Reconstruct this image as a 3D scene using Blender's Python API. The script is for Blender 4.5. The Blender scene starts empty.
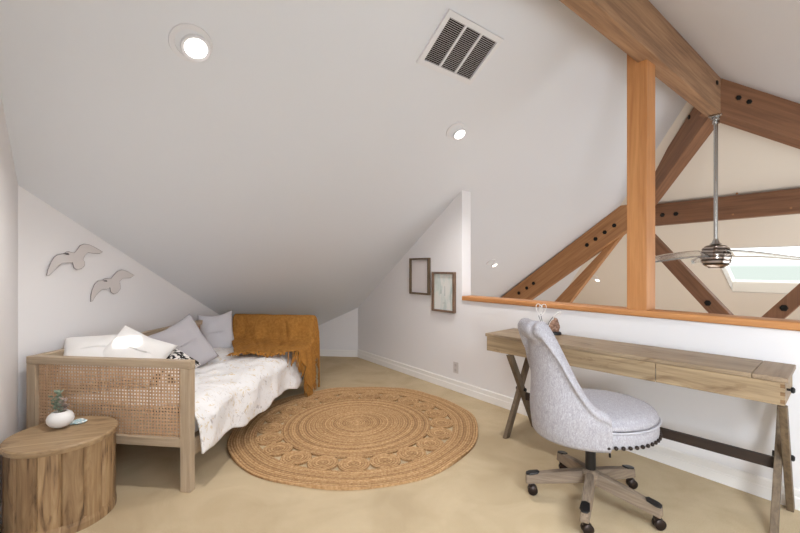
import bpy, bmesh, math, random
from mathutils import Vector, Matrix, noise
random.seed(7)
PI = math.pi
C = bpy.context.scene.collection
H0 = 1.3            # camera height
FOC = 400.0; CU = 400.0; CV = 267.0

# ------------------------------------------------------------------ survey helpers
def s2l(c):
    r = []
    for x in c:
        x = x / 255.0
        r.append(x / 12.92 if x <= 0.04045 else ((x + 0.055) / 1.055) ** 2.4)
    return (r[0], r[1], r[2], 1.0)
def ray(u, v): return Vector(((u - CU) / FOC, 1.0, (CV - v) / FOC))
def hit(u, v, pl):          # pl = (a,b,c,e): aX+bY+cZ = e
    r = ray(u, v); o = Vector((0, 0, H0)); nn = Vector(pl[:3])
    return o + r * ((pl[3] - nn.dot(o)) / nn.dot(r))
def hpl(a, b, c): return (-b, -c, 1.0, a)       # z = a + bX + cY
def meet(p, q, r):
    m = Matrix((p[:3], q[:3], r[:3])); return m.inverted() @ Vector((p[3], q[3], r[3]))
dv = Vector((-0.6026, 0.7981, 0)); nv = Vector((0.7981, 0.6026, 0))     # along the knee wall / across it
def ND(n, d, z=0.0): return nv * n + dv * d + Vector((0, 0, z))
def npl(n): return (nv.x, nv.y, 0, n)
WN = 3.0; WT = 0.13
LP = hpl(4.0536, 0.3964, -0.5363)
# ridge beam axis
A0 = Vector((0.889, 2.073, 0)); Ad = Vector((0.7786, 0.6275, 0)).normalized(); Ao = Vector((0.6275, -0.7786, 0)).normalized()
# R2: z = 3.122 - .6*((P-A0).Ao)
R2 = hpl(3.068 + 0.6 * A0.dot(Ao), -0.6 * Ao.x, -0.6 * Ao.y)
HP = hpl(3.10 + 0.667 * 4.73, -0.667 * nv.x, -0.667 * nv.y)
def zat(pl, p): return (pl[3] - pl[0] * p.x - pl[1] * p.y) / pl[2]
PN = 6.15
# ------------------------------------------------------------------ object helpers
def mesh_obj(name, verts, faces, mat, parent=None, smooth=False, base=None, mods=()):
    """verts in world coordinates; the mesh is stored relative to base (a Matrix) or its parent"""
    M = base if base is not None else (parent_matrix(parent) if parent else Matrix())
    Mi = M.inverted()
    me = bpy.data.meshes.new(name)
    me.from_pydata([Mi @ Vector(v) for v in verts], [], faces)
    me.validate()
    if smooth:
        for p in me.polygons: p.use_smooth = True
    if mat: me.materials.append(mat)
    o = bpy.data.objects.new(name, me); C.objects.link(o)
    if parent:
        o.parent = parent
        o.matrix_basis = parent_matrix(parent).inverted() @ M
    else: o.matrix_basis = M
    return o
def parent_matrix(p):
    m = p.matrix_basis.copy()
    while p.parent: p = p.parent; m = p.matrix_basis @ m
    return m
def bm_obj(name, bm, mat, parent=None, smooth=False, M=None, bevel=0, subsurf=0, angle=40):
    """bm in the local frame of parent (or of M)"""
    bmesh.ops.recalc_face_normals(bm, faces=bm.faces)
    me = bpy.data.meshes.new(name); bm.to_mesh(me); bm.free()
    if mat: me.materials.append(mat)
    o = bpy.data.objects.new(name, me); C.objects.link(o)
    if parent: o.parent = parent
    if M is not None: o.matrix_basis = M
    if smooth:
        for p in me.polygons: p.use_smooth = True
        if angle:
            try: me.set_sharp_from_angle(angle=math.radians(angle))
            except Exception: pass
    if bevel:
        b = o.modifiers.new('bevel', 'BEVEL'); b.width = bevel; b.segments = 2; b.limit_method = 'ANGLE'; b.angle_limit = math.radians(50)
    if subsurf:
        b = o.modifiers.new('sub', 'SUBSURF'); b.levels = subsurf; b.render_levels = subsurf
    return o
def thing(name, label, cat, M=None, group=None):
    o = bpy.data.objects.new(name, None); C.objects.link(o); o.empty_display_size = 0.1
    if M is not None: o.matrix_basis = M
    return tag(o, label, cat, group)
def tag(o, label, cat, group=None):
    o['label'] = label; o['category'] = cat
    if group: o['group'] = group
    return o
def struct(o): o['kind'] = 'structure'; return o
def box(bm, lo, hi, R=None):
    r = bmesh.ops.create_cube(bm, size=1.0)
    c = [(lo[i] + hi[i]) / 2 for i in range(3)]; s = [hi[i] - lo[i] for i in range(3)]
    for v in r['verts']:
        v.co = Vector((v.co.x * s[0] + c[0], v.co.y * s[1] + c[1], v.co.z * s[2] + c[2]))
        if R is not None: v.co = R @ v.co
    return r['verts']
def prism(bm, pts, z0, z1):
    a = [bm.verts.new((p[0], p[1], z0)) for p in pts]; b = [bm.verts.new((p[0], p[1], z1)) for p in pts]
    n = len(pts)
    bm.faces.new(a[::-1]); bm.faces.new(b)
    for i in range(n): bm.faces.new((a[i], a[(i + 1) % n], b[(i + 1) % n], b[i]))
def lathe(bm, prof, seg=32, c=(0, 0, 0), sx=1, sy=1):
    rings = []
    for r, z in prof:
        rings.append([bm.verts.new((c[0] + sx * r * math.cos(2 * PI * k / seg), c[1] + sy * r * math.sin(2 * PI * k / seg), c[2] + z)) for k in range(seg)])
    for i in range(len(rings) - 1):
        for k in range(seg):
            bm.faces.new((rings[i][k], rings[i][(k + 1) % seg], rings[i + 1][(k + 1) % seg], rings[i + 1][k]))
    if prof[0][0] > 1e-6: bm.faces.new(rings[0][::-1])
    if prof[-1][0] > 1e-6: bm.faces.new(rings[-1])
    bmesh.ops.remove_doubles(bm, verts=bm.verts, dist=1e-6)
def tube(bm, pts, r, seg=8, closed=False):
    pts = [Vector(p) for p in pts]; n = len(pts); rings = []
    rr = r if isinstance(r, (list, tuple)) else [r] * n
    up = None
    for i, p in enumerate(pts):
        if closed: t = pts[(i + 1) % n] - pts[i - 1]
        else: t = pts[min(i + 1, n - 1)] - pts[max(i - 1, 0)]
        t.normalize()
        if up is None:
            up = Vector((0, 0, 1)) if abs(t.z) < 0.9 else Vector((1, 0, 0))
        x = t.cross(up)
        if x.length < 1e-6: x = t.orthogonal()
        x.normalize(); y = x.cross(t).normalized(); up = y
        rings.append([bm.verts.new(p + (x * math.cos(2 * PI * k / seg) + y * math.sin(2 * PI * k / seg)) * rr[i]) for k in range(seg)])
    m = n if closed else n - 1
    for i in range(m):
        a, b = rings[i], rings[(i + 1) % n]
        for k in range(seg): bm.faces.new((a[k], a[(k + 1) % seg], b[(k + 1) % seg], b[k]))
    if not closed: bm.faces.new(rings[0][::-1]); bm.faces.new(rings[-1])
def cyl(bm, c, r, z0, z1, seg=24): lathe(bm, [(r, z0), (r, z1)], seg, c)
def frame(o, x, z=None):     # matrix with origin o and local x along x
    x = Vector(x).normalized()
    zz = Vector(z) if z is not None else Vector((0, 0, 1))
    y = zz.cross(x).normalized(); z2 = x.cross(y)
    m = Matrix((x, y, z2)).transposed().to_4x4(); m.translation = Vector(o); return m

# ------------------------------------------------------------------ materials
def newmat(name, rough=0.6, col=(0.5, 0.5, 0.5, 1), metal=0, spec=0.4):
    m = bpy.data.materials.new(name); m.use_nodes = True
    b = m.node_tree.nodes['Principled BSDF']
    b.inputs['Base Color'].default_value = col; b.inputs['Roughness'].default_value = rough
    b.inputs['Metallic'].default_value = metal; b.inputs['Specular IOR Level'].default_value = spec
    return m, m.node_tree, b
def coords(nt, scale=(1, 1, 1), loc=(0, 0, 0), rnd=False):
    tc = nt.nodes.new('ShaderNodeTexCoord'); mp = nt.nodes.new('ShaderNodeMapping')
    mp.inputs['Scale'].default_value = scale; mp.inputs['Location'].default_value = loc
    nt.links.new(tc.outputs['Object'], mp.inputs['Vector']); return mp.outputs['Vector']
def nnoise(nt, vec, scale, detail=4, dist=0, rough=0.55):
    n = nt.nodes.new('ShaderNodeTexNoise'); n.inputs['Scale'].default_value = scale
    n.inputs['Detail'].default_value = detail; n.inputs['Distortion'].default_value = dist; n.inputs['Roughness'].default_value = rough
    if vec is not None: nt.links.new(vec, n.inputs['Vector'])
    return n.outputs['Fac']
def ramp(nt, fac, stops):
    r = nt.nodes.new('ShaderNodeValToRGB'); e = r.color_ramp.elements
    e[0].position, e[0].color = stops[0]; e[1].position, e[1].color = stops[-1]
    for p, c in stops[1:-1]:
        k = e.new(p); k.color = c
    nt.links.new(fac, r.inputs['Fac']); return r.outputs['Color']
def mix(nt, fac, a, b, mode='MIX'):
    m = nt.nodes.new('ShaderNodeMix'); m.data_type = 'RGBA'; m.blend_type = mode
    if isinstance(fac, (int, float)): m.inputs[0].default_value = fac
    else: nt.links.new(fac, m.inputs[0])
    for i, x in ((6, a), (7, b)):
        if isinstance(x, tuple): m.inputs[i].default_value = x
        else: nt.links.new(x, m.inputs[i])
    return m.outputs[2]
def bump(nt, b, h, strength=0.3, dist=0.01):
    n = nt.nodes.new('ShaderNodeBump'); n.inputs['Strength'].default_value = strength; n.inputs['Distance'].default_value = dist
    nt.links.new(h, n.inputs['Height']); nt.links.new(n.outputs['Normal'], b.inputs['Normal'])
def plain(name, rgb, rough=0.6, metal=0, spec=0.4, nb=0, ns=200):
    m, nt, b = newmat(name, rough, s2l(rgb), metal, spec)
    if nb: bump(nt, b, nnoise(nt, coords(nt), ns, 3), nb, 0.002)
    return m
def wood(name, c0, c1, c2, axis=0, fine=1.0, rough=0.6, bmp=0.15, knots=False):
    m, nt, b = newmat(name, rough)
    sc = [14.0 * fine] * 3; sc[axis] = 1.0 * fine
    v = coords(nt, tuple(sc))
    f = nnoise(nt, v, 1.4, 6, 1.1)
    sc2 = [60.0 * fine] * 3; sc2[axis] = 2.5 * fine
    f2 = nnoise(nt, coords(nt, tuple(sc2)), 1.3, 3, 0.3)
    col = ramp(nt, f, [(0.28, s2l(c0)), (0.5, s2l(c1)), (0.72, s2l(c2))])
    col = mix(nt, 0.35, col, ramp(nt, f2, [(0.3, s2l(c0)), (0.6, s2l(c2))]))
    if knots:
        k = nnoise(nt, coords(nt, tuple(3.0 if i == axis else 9.0 for i in range(3))), 1.0, 5, 1.5)
        col = mix(nt, ramp(nt, k, [(0.55, (0, 0, 0, 1)), (0.72, (1, 1, 1, 1))]), col, s2l(knots))
    nt.links.new(col, b.inputs['Base Color'])
    bump(nt, b, f2, bmp, 0.003)
    return m
wallm, nt, b = newmat('white_paint', 0.85, s2l((226, 224, 225)), 0, 0.2)
bump(nt, b, nnoise(nt, coords(nt), 90, 3), 0.08, 0.002)
ceilm, nt, b = newmat('ceiling_paint', 0.9, s2l((214, 216, 220)), 0, 0.2)
bump(nt, b, nnoise(nt, coords(nt), 90, 3), 0.08, 0.002)
creamm = plain('void_warm_light', (222, 215, 203), 0.9, 0, 0.2)  # warm light of the void put into this cream colour
trimm = plain('trim_paint', (232, 229, 226), 0.5)
carpet, nt, b = newmat('carpet', 0.95, spec=0.1)
f = nnoise(nt, coords(nt), 2.6, 5, 0.8); f2 = nnoise(nt, coords(nt), 260, 2)
c_ = ramp(nt, f, [(0.3, s2l((174, 153, 124))), (0.7, s2l((204, 184, 154)))])
c_ = mix(nt, 0.35, c_, ramp(nt, f2, [(0.3, s2l((150, 132, 100))), (0.7, s2l((222, 206, 172)))]))
nt.links.new(c_, b.inputs['Base Color']); bump(nt, b, f2, 0.6, 0.006)
fir = lambda nm, ax: wood(nm, (164, 108, 62), (184, 126, 76), (200, 144, 92), ax, 0.8, 0.45, 0.05)
fir_rail = fir('fir_rail', 0); fir_post = fir('fir_post', 2)
beam_ridge = wood('beam_ridge', (108, 80, 60), (144, 110, 82), (176, 140, 106), 0, 0.6, 0.75, 0.5)
beam_brown = wood('beam_brown', (100, 68, 48), (126, 88, 62), (146, 106, 78), 0, 0.6, 0.6, 0.15)
beam_orange = wood('beam_orange', (140, 96, 60), (166, 118, 76), (184, 138, 94), 0, 0.6, 0.55, 0.12)
oak = wood('bed_oak', (150, 130, 108), (172, 152, 128), (188, 170, 146), 1, 1.2, 0.6, 0.1)
oakx = wood('bed_oak_cross', (150, 130, 108), (172, 152, 128), (188, 170, 146), 0, 1.2, 0.6, 0.1)
oakz = wood('bed_oak_upright', (150, 130, 108), (172, 152, 128), (188, 170, 146), 2, 1.2, 0.6, 0.1)
canem = wood('cane_webbing', (164, 130, 100), (190, 156, 124), (208, 176, 144), 2, 3.0, 0.55, 0.1)
deskt = wood('desk_top_wood', (114, 96, 76), (142, 122, 98), (160, 140, 114), 0, 1.0, 0.5, 0.15, (112, 90, 68))
deska = wood('desk_apron_wood', (118, 98, 74), (148, 126, 98), (172, 150, 118), 0, 1.0, 0.5, 0.15, (110, 86, 62))
deskl = wood('desk_leg_wood', (92, 74, 56), (122, 102, 78), (148, 126, 98), 0, 1.0, 0.6, 0.2)
deskd = wood('desk_dark_wood', (34, 25, 20), (46, 34, 27), (58, 44, 35), 0, 1.0, 0.6, 0.1)
chairw = wood('chair_leg_wood', (98, 82, 68), (128, 112, 96), (152, 136, 118), 0, 1.5, 0.6, 0.15)
black = plain('black_plastic', (26, 24, 25), 0.35)
darkm = plain('dark_bronze', (52, 42, 38), 0.35, 0.6)
chrome = plain('brushed_steel', (178, 176, 172), 0.25, 1.0)
white_lin = plain('white_linen', (226, 224, 222), 0.9, 0, 0.2, 0.25, 160)
grey_lin = plain('grey_linen', (178, 174, 178), 0.9, 0, 0.2, 0.3, 160)
grey_lin2 = plain('pale_grey_linen', (200, 198, 203), 0.9, 0, 0.2, 0.3, 160)
boltm = plain('bolt_black', (32, 30, 26), 0.6, 0.5)

# quilt fabric : white with small ochre and grey sprigs
quiltm, nt, b = newmat('sprigged_cotton', 0.9, spec=0.2)
v = coords(nt)
f = nnoise(nt, coords(nt, (1, 1, 1)), 11, 7, 2.2, 0.72)
f2 = nnoise(nt, coords(nt, (1, 1, 1), (3.1, 7.2, 1.7)), 10.0, 7, 2.4, 0.74)
col = mix(nt, ramp(nt, f, [(0.57, (0, 0, 0, 1)), (0.64, (.8, .8, .8, 1))]), s2l((230, 228, 228)), s2l((204, 178, 120)))
col = mix(nt, ramp(nt, f2, [(0.58, (0, 0, 0, 1)), (0.66, (.7, .7, .7, 1))]), col, s2l((160, 150, 148)))
nt.links.new(col, b.inputs['Base Color']); bump(nt, b, nnoise(nt, v, 30, 5, 0.5), 0.5, 0.01)
# mustard knit
mustm, nt, b = newmat('mustard_weave', 0.95, spec=0.1)
w = nt.nodes.new('ShaderNodeTexWave'); w.inputs['Scale'].default_value = 70; w.inputs['Distortion'].default_value = 1.5
nt.links.new(coords(nt), w.inputs['Vector'])
f = nnoise(nt, coords(nt), 40, 5)
nt.links.new(ramp(nt, f, [(0.3, s2l((148, 102, 48))), (0.7, s2l((180, 128, 66)))]), b.inputs['Base Color'])
bump(nt, b, w.outputs['Fac'], 0.35, 0.004)
# jute: 'coil' holds the distance to the centre of the coil a point belongs to
jutem, nt, b = newmat('jute_braid', 0.85, spec=0.15)
f = nnoise(nt, coords(nt), 60, 5, 0.5)
c_ = ramp(nt, f, [(0.25, s2l((150, 114, 78))), (0.5, s2l((182, 146, 106))), (0.75, s2l((206, 174, 134)))])
at = nt.nodes.new('ShaderNodeAttribute'); at.attribute_name = 'coil'
n1 = nt.nodes.new('ShaderNodeTexNoise'); n1.noise_dimensions = '1D'; n1.inputs['Scale'].default_value = 30; n1.inputs['Detail'].default_value = 3
nt.links.new(at.outputs['Fac'], n1.inputs['W'])
c_ = mix(nt, 1.0, c_, ramp(nt, n1.outputs['Fac'], [(0.32, (.74, .70, .66, 1)), (0.62, (1.08, 1.08, 1.06, 1))]), 'MULTIPLY')
pp_ = nt.nodes.new('ShaderNodeMath'); pp_.operation = 'PINGPONG'; pp_.inputs[1].default_value = .0095; nt.links.new(at.outputs['Fac'], pp_.inputs[0])
mm_ = nt.nodes.new('ShaderNodeMath'); mm_.operation = 'MULTIPLY'; mm_.inputs[1].default_value = 1 / .0095; nt.links.new(pp_.outputs[0], mm_.inputs[0])
c_ = mix(nt, 1.0, c_, ramp(nt, mm_.outputs[0], [(0.0, (.5, .44, .38, 1)), (0.35, (1, 1, 1, 1))]), 'MULTIPLY')
nt.links.new(c_, b.inputs['Base Color']); bump(nt, b, f, 0.5, 0.006)
# chenille for the desk chair
chenm, nt, b = newmat('grey_chenille', 0.95, spec=0.15)
f = nnoise(nt, coords(nt, (3, 3, 1)), 38, 6, 2.2, 0.7)
nt.links.new(ramp(nt, f, [(0.3, s2l((138, 135, 139))), (0.50, s2l((164, 161, 166))), (0.70, s2l((192, 190, 196)))]), b.inputs['Base Color'])
bump(nt, b, f, 0.35, 0.006)
# drum table side: each stave its own tone
def stave_mat():
    m, nt, b = newmat('stave_wood', 0.55)
    tc = nt.nodes.new('ShaderNodeTexCoord'); sp = nt.nodes.new('ShaderNodeSeparateXYZ'); nt.links.new(tc.outputs['Object'], sp.inputs[0])
    at = nt.nodes.new('ShaderNodeMath'); at.operation = 'ARCTAN2'; nt.links.new(sp.outputs[1], at.inputs[0]); nt.links.new(sp.outputs[0], at.inputs[1])
    mu = nt.nodes.new('ShaderNodeMath'); mu.operation = 'MULTIPLY'; mu.inputs[1].default_value = NST / (2 * PI); nt.links.new(at.outputs[0], mu.inputs[0])
    fl = nt.nodes.new('ShaderNodeMath'); fl.operation = 'FLOOR'; nt.links.new(mu.outputs[0], fl.inputs[0])
    wn = nt.nodes.new('ShaderNodeTexWhiteNoise'); wn.noise_dimensions = '1D'; sh_ = nt.nodes.new('ShaderNodeMath'); sh_.operation = 'MULTIPLY_ADD'; sh_.inputs[1].default_value = 3.37; sh_.inputs[2].default_value = 11.3
    nt.links.new(fl.outputs[0], sh_.inputs[0]); nt.links.new(sh_.outputs[0], wn.inputs['W'])
    add = nt.nodes.new('ShaderNodeVectorMath'); add.operation = 'ADD'
    nt.links.new(coords(nt, (11, 11, 1.6)), add.inputs[0]); nt.links.new(wn.outputs['Color'], add.inputs[1])
    n = nt.nodes.new('ShaderNodeTexNoise'); n.inputs['Scale'].default_value = 1.7; n.inputs['Detail'].default_value = 7; n.inputs['Distortion'].default_value = 1.8
    nt.links.new(add.outputs[0], n.inputs['Vector'])
    col = ramp(nt, n.outputs['Fac'], [(0.30, s2l((88, 66, 46))), (0.44, s2l((156, 126, 92))), (0.7, s2l((188, 160, 122)))])
    tone = ramp(nt, wn.outputs['Value'], [(0.1, (.5, .46, .42, 1)), (0.5, (.86, .84, .82, 1)), (1.0, (1.06, 1.06, 1.06, 1))])
    col = mix(nt, 1.0, col, tone, 'MULTIPLY')
    nt.links.new(col, b.inputs['Base Color']); bump(nt, b, n.outputs['Fac'], 0.2, 0.004)
    return m
NST = 15
stavem = stave_mat()
drumtop = wood('drum_top_wood', (118, 94, 68), (156, 130, 98), (182, 156, 122), 0, 0.8, 0.45, 0.15, (98, 72, 46))

def emis(name, rgb, st):
    m = bpy.data.materials.new(name); m.use_nodes = True; nt = m.node_tree; nt.nodes.clear()
    e = nt.nodes.new('ShaderNodeEmission'); e.inputs[0].default_value = s2l(rgb); e.inputs[1].default_value = st
    o = nt.nodes.new('ShaderNodeOutputMaterial'); nt.links.new(e.outputs[0], o.inputs[0]); return m
ventp = plain('vent_paint', (216, 215, 217), .9, 0, .1)
lampm = emis('lamp_lens', (255, 250, 246), 6.0)
lampm2 = emis('lamp_lens_small', (255, 246, 230), 3.0)

# ------------------------------------------------------------------ room shell
def quad(name, pts, mat, thick=0, out=None):
    """flat polygon, given real thickness away from the room"""
    vs = [Vector(p) for p in pts]; n = len(vs); fs = [tuple(range(n))]
    if thick:
        off = Vector(out).normalized() * thick
        vs += [v + off for v in vs[:n]]
        fs = [tuple(range(n)), tuple(range(2 * n - 1, n - 1, -1))] + [(i, (i + 1) % n, n + (i + 1) % n, n + i) for i in range(n)]
    return struct(mesh_obj(name, vs, fs, mat))
P4 = Vector((-2.348, 2.459, 0)); bw = Vector((0.12, 0.993, 0)).normalized(); bp = Vector((-0.993, 0.12, 0)).normalized()
C1 = Vector((-0.607, 5.783, 0))
# corner of bird wall and back wall
den = bw.x * (-bp.y) + bw.y * bp.x
r_ = C1 - P4
s_ = (r_.x * (-bp.y) + r_.y * bp.x) / den
BK = P4 + bw * s_
LN = P4.dot(nv)                       # n of the left wall
DE = -1.7                             # d of the end wall behind the camera
LE = nv * LN + dv * DE; RE = nv * WN + dv * DE
def up(pl, p, e=0.0): return Vector((p.x, p.y, zat(pl, p) + e))
dpl = lambda d: (dv.x, dv.y, 0, d)
ridL = meet(LP, R2, npl(LN)); ridR = meet(LP, R2, HP); ridW = meet(LP, R2, npl(WN))
# loft floor
fl = [P4, BK, C1, nv * (WN + WT) + dv * C1.dot(dv), nv * (WN + WT) + dv * DE, LE]
quad('floor', fl, carpet, 0.25, (0, 0, -1))
# walls
quad('wall_left', [LE, P4, up(LP, P4, .05), ridL + Vector((0, 0, .05)), up(R2, LE, .05)], wallm, 0.12, -nv)
quad('wall_birds', [P4, BK, up(LP, BK, .05), up(LP, P4, .05)], wallm, 0.12, bp)
quad('wall_back', [BK, C1, up(LP, C1, .05), up(LP, BK, .05)], wallm, 0.12, -Vector((bp.y, -bp.x, 0)) if Vector((bp.y, -bp.x, 0)).y < 0 else Vector((bp.y, -bp.x, 0)))
# full-height part of the right wall, ends where the half wall begins
we = hit(462, 240, npl(WN)); dW = we.dot(dv)
W0 = nv * WN + dv * dW
dC = C1.dot(dv)
quad('wall_right', [ND(WN, dC), W0, up(LP, W0, .03), up(LP, ND(WN, dC), .03)], wallm, WT, nv)
RZ = 0.957
quad('wall_half', [W0, ND(WN, DE), ND(WN, DE, RZ), ND(WN, dW, RZ)], wallm, WT, nv)
# end wall behind the camera with an unseen window opening added to let light in
zE0, zE1 = up(R2, LE).z, up(R2, RE).z
n0, n1, z0, z1 = 0.1, 2.6, 0.25, 1.05
def endw(name, a, b_, c, d_): quad(name, [ND(a, DE, c), ND(b_, DE, c), ND(b_, DE, d_), ND(a, DE, d_)], wallm, 0.12, -dv)
bm = bmesh.new()
for (a, b_, c, d_) in ((LN, WN, 0, z0), (LN, n0, z0, z1), (n1, WN, z0, z1)):
    vs = [ND(a, DE, c), ND(b_, DE, c), ND(b_, DE, d_), ND(a, DE, d_)]; vs2 = [x - dv * .12 for x in vs]
    q = [bm.verts.new(x) for x in vs + vs2]
    for f in ((0, 1, 2, 3), (7, 6, 5, 4), (0, 4, 5, 1), (1, 5, 6, 2), (2, 6, 7, 3), (3, 7, 4, 0)): bm.faces.new([q[i] for i in f])
vs = [ND(LN, DE, z1), ND(WN, DE, z1), ND(WN, DE, zE1), ND(LN, DE, zE0)]; vs2 = [x - dv * .12 for x in vs]
q = [bm.verts.new(x) for x in vs + vs2]
for f in ((0, 1, 2, 3), (7, 6, 5, 4), (0, 4, 5, 1), (1, 5, 6, 2), (2, 6, 7, 3), (3, 7, 4, 0)): bm.faces.new([q[i] for i in f])
struct(bm_obj('wall_end', bm, wallm))
# ---- ceilings
LOW = -0.4
dlow = (4.0536 - LOW) / 0.667
gx = meet(LP, HP, (0, 0, 1, LOW))                         # foot of the hip
a1 = Vector((C1.x, C1.y, 0)); vwall = ND(WN + WT, dC)
up3 = Vector((0.0, 0.0, 1))
Lpts = [up(LP, P4 - nv * .12), up(LP, BK - nv * .1), up(LP, C1 + dv * .1), up(LP, vwall + dv * .1)]
vl = meet(LP, npl(WN + WT), (0, 0, 1, LOW))
Lpts += [vl, gx, ridR, meet(LP, R2, npl(LN - .12))]
quad('ceiling', Lpts, ceilm, 0.15, up3)
# R2 with a small unseen opening, added to throw sun on the pillow
def r2(n, d): return up(R2, ND(n, d))
RB = Vector((0.9817, -0.19, 0))
hipB = lambda t: up(R2, Vector((ridR.x, ridR.y, 0)) + RB * t)
sun_dir = (Vector((0.45, 0.5, 2.55)) - Vector((-1.85, 2.72, 0.77))).normalized()
c0 = Vector((0.45, 0.5, 0)); ra, rb_ = c0.dot(nv), c0.dot(dv)
hn0, hn1, hd0, hd1 = ra - .08, ra + .08, rb_ - .10, rb_ + .10
nA = LN - .12
L0 = meet(R2, LP, npl(nA)); L1 = meet(R2, LP, npl(hn0)); L2 = meet(R2, LP, npl(hn1))
bm = bmesh.new()
def slab(pts, th=.15):
    vs = [bm.verts.new(p) for p in pts] + [bm.verts.new(Vector(p) + up3 * th) for p in pts]; n = len(pts)
    bm.faces.new(vs[:n]); bm.faces.new(vs[n:][::-1])
    for i in range(n): bm.faces.new((vs[i], vs[(i + 1) % n], vs[n + (i + 1) % n], vs[n + i]))
DV = DE - 1.1  # roof carried past the end wall, added to block stray sun
slab([r2(nA, DV), r2(hn0, DV), L1, L0])
slab([r2(hn0, DV), r2(hn1, DV), r2(hn1, hd0), r2(hn0, hd0)])
slab([r2(hn0, hd1), r2(hn1, hd1), L2, L1])
tE = (ridR.dot(dv) - DV) / -RB.dot(dv); eB = hipB(tE)
slab([r2(hn1, DV), eB, ridR, L2])
o = struct(bm_obj('ceiling_slope', bm, ceilm))
# hip plane with the skylight opening
tl = hit(712, 249, HP); bl = hit(733, 291.3, HP)
sn0, sn1 = tl.dot(nv), bl.dot(nv); sdL = (tl.dot(dv) + bl.dot(dv)) / 2; sdR = sdL - 1.5
def hp(n, d): return up(HP, ND(n, d))
nF = 9.9
def hipn(n): return meet(HP, LP, npl(n))
def hipnB(n):
    # along R2/HP hip
    return meet(HP, R2, npl(n))
bm = bmesh.new()
slab([ridR, hipn(sn0), hipnB(sn0)])
slab([hipn(sn0), hipn(sn1), hp(sn1, sdL), hp(sn0, sdL)])
slab([hp(sn0, sdR), hp(sn1, sdR), hipnB(sn1), hipnB(sn0)])
slab([hipn(sn1), hipn(nF), hipnB(nF), hipnB(sn1)])
struct(bm_obj('ceiling_hip', bm, creamm))
# skylight : well, frame and pane
bm = bmesh.new()
hnrm = Vector((0.667 * nv.x, 0.667 * nv.y, 1)).normalized()
outc = [hp(sn0, sdL), hp(sn1, sdL), hp(sn1, sdR), hp(sn0, sdR)]
for i in range(4):
    a, b2 = outc[i], outc[(i + 1) % 4]; cc = sum(outc, Vector()) / 4
    q = [a, b2, b2 + hnrm * .22, a + hnrm * .22]
    vs = [bm.verts.new(x) for x in q]
    q2 = [x + (x - cc).normalized() * .03 for x in q]
    vs2 = [bm.verts.new(x) for x in q2]
    for f in ((0, 1, 2, 3), (3, 2, 1, 0)):
        pass
    bm.faces.new(vs); bm.faces.new(vs2[::-1])
    for k in range(4): bm.faces.new((vs[k], vs[(k + 1) % 4], vs2[(k + 1) % 4], vs2[k]))
sky_w = struct(bm_obj('window_1', bm, trimm))
gl, nt, b = newmat('skylight_glass', 0.05, s2l((244, 247, 246)), 0, 0.5)
b.inputs['Transmission Weight'].default_value = 1.0; b.inputs['IOR'].default_value = 1.02
pts = [p + hnrm * .20 for p in outc]; pts2 = [p + hnrm * .212 for p in outc]
g_ = mesh_obj('window_pane', pts + pts2, [(0, 1, 2, 3), (7, 6, 5, 4), (0, 4, 5, 1), (1, 5, 6, 2), (2, 6, 7, 3), (3, 7, 4, 0)], gl, sky_w)
# void: lower storey
ZL = -2.6
quad('floor_lower', [ND(WN + WT, 9, ZL), ND(nF + .3, 9, ZL), ND(nF + .3, DE - 2.5, ZL), ND(WN + WT, DE - 2.5, ZL)], wood('lower_floor_wood', (150, 116, 80), (176, 140, 100), (194, 160, 120), 0, .5), 0.1, (0, 0, -1))
quad('wall_lower_far', [ND(nF, 9, ZL), ND(nF, DE - 2.5, ZL), ND(nF, DE - 2.5, .2), ND(nF, 9, .2)], creamm, 0.12, nv)
dl = vl.dot(dv)
quad('wall_lower_left', [ND(WN + WT, dl, ZL), ND(nF, dl, ZL), ND(nF, dl, LOW + .05), ND(WN + WT, dl, LOW + .05)], creamm, 0.12, dv)
quad('wall_lower_loft', [ND(WN + WT, dl, ZL), ND(WN + WT, DE, ZL), ND(WN + WT, DE, -.02), ND(WN + WT, dl, -.02)], creamm, 0.1, -nv)
# void side of the full-height wall beyond the loft corner
quad('wall_void', [ND(WN + WT, dC, -.3), ND(WN + WT, dl, -.3), up(LP, ND(WN + WT, dl), .03), up(LP, ND(WN + WT, dC), .03)], creamm, 0.1, -nv)
pp = [ND(WN + WT, DE, -2.6), ND(nF, DE, -2.6), ND(nF, DE, r2(nF, DE).z), r2(WN + WT, DE)]
quad('wall_void_end', [ND(WN + WT, DE, -2.6), ND(nF, DE, -2.6), r2(nF, DE) if r2(nF, DE).z > -2.6 else ND(nF, DE, -2), r2(WN + WT, DE)], creamm, 0.12, -dv)
# baseboards
def base(name, a, b2, inward, h=.1, t=.014):
    a = Vector(a); b2 = Vector(b2); iw = Vector(inward).normalized()
    bm = bmesh.new(); pr = [(0, 0), (t, 0), (t, h * .55), (t * .72, h * .6), (t * .72, h * .93), (t * .4, h), (0, h)]
    va = [bm.verts.new(a + iw * p[0] + up3 * p[1]) for p in pr]; vb = [bm.verts.new(b2 + iw * p[0] + up3 * p[1]) for p in pr]
    bm.faces.new(va); bm.faces.new(vb[::-1])
    for i in range(len(pr)): bm.faces.new((va[i], va[(i + 1) % len(pr)], vb[(i + 1) % len(pr)], vb[i]))
    return struct(bm_obj(name, bm, trimm))
base('baseboard_right', ND(WN, dC), ND(WN, DE), -nv, .112)
bin_ = Vector((bp.y, -bp.x, 0)); bin_ = -bin_ if bin_.y > 0 else bin_
base('baseboard_back', BK, C1, bin_, .095)
base('baseboard_birds', P4, BK, -bp, .095)
base('baseboard_left', LE, P4, nv, .095)

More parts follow.
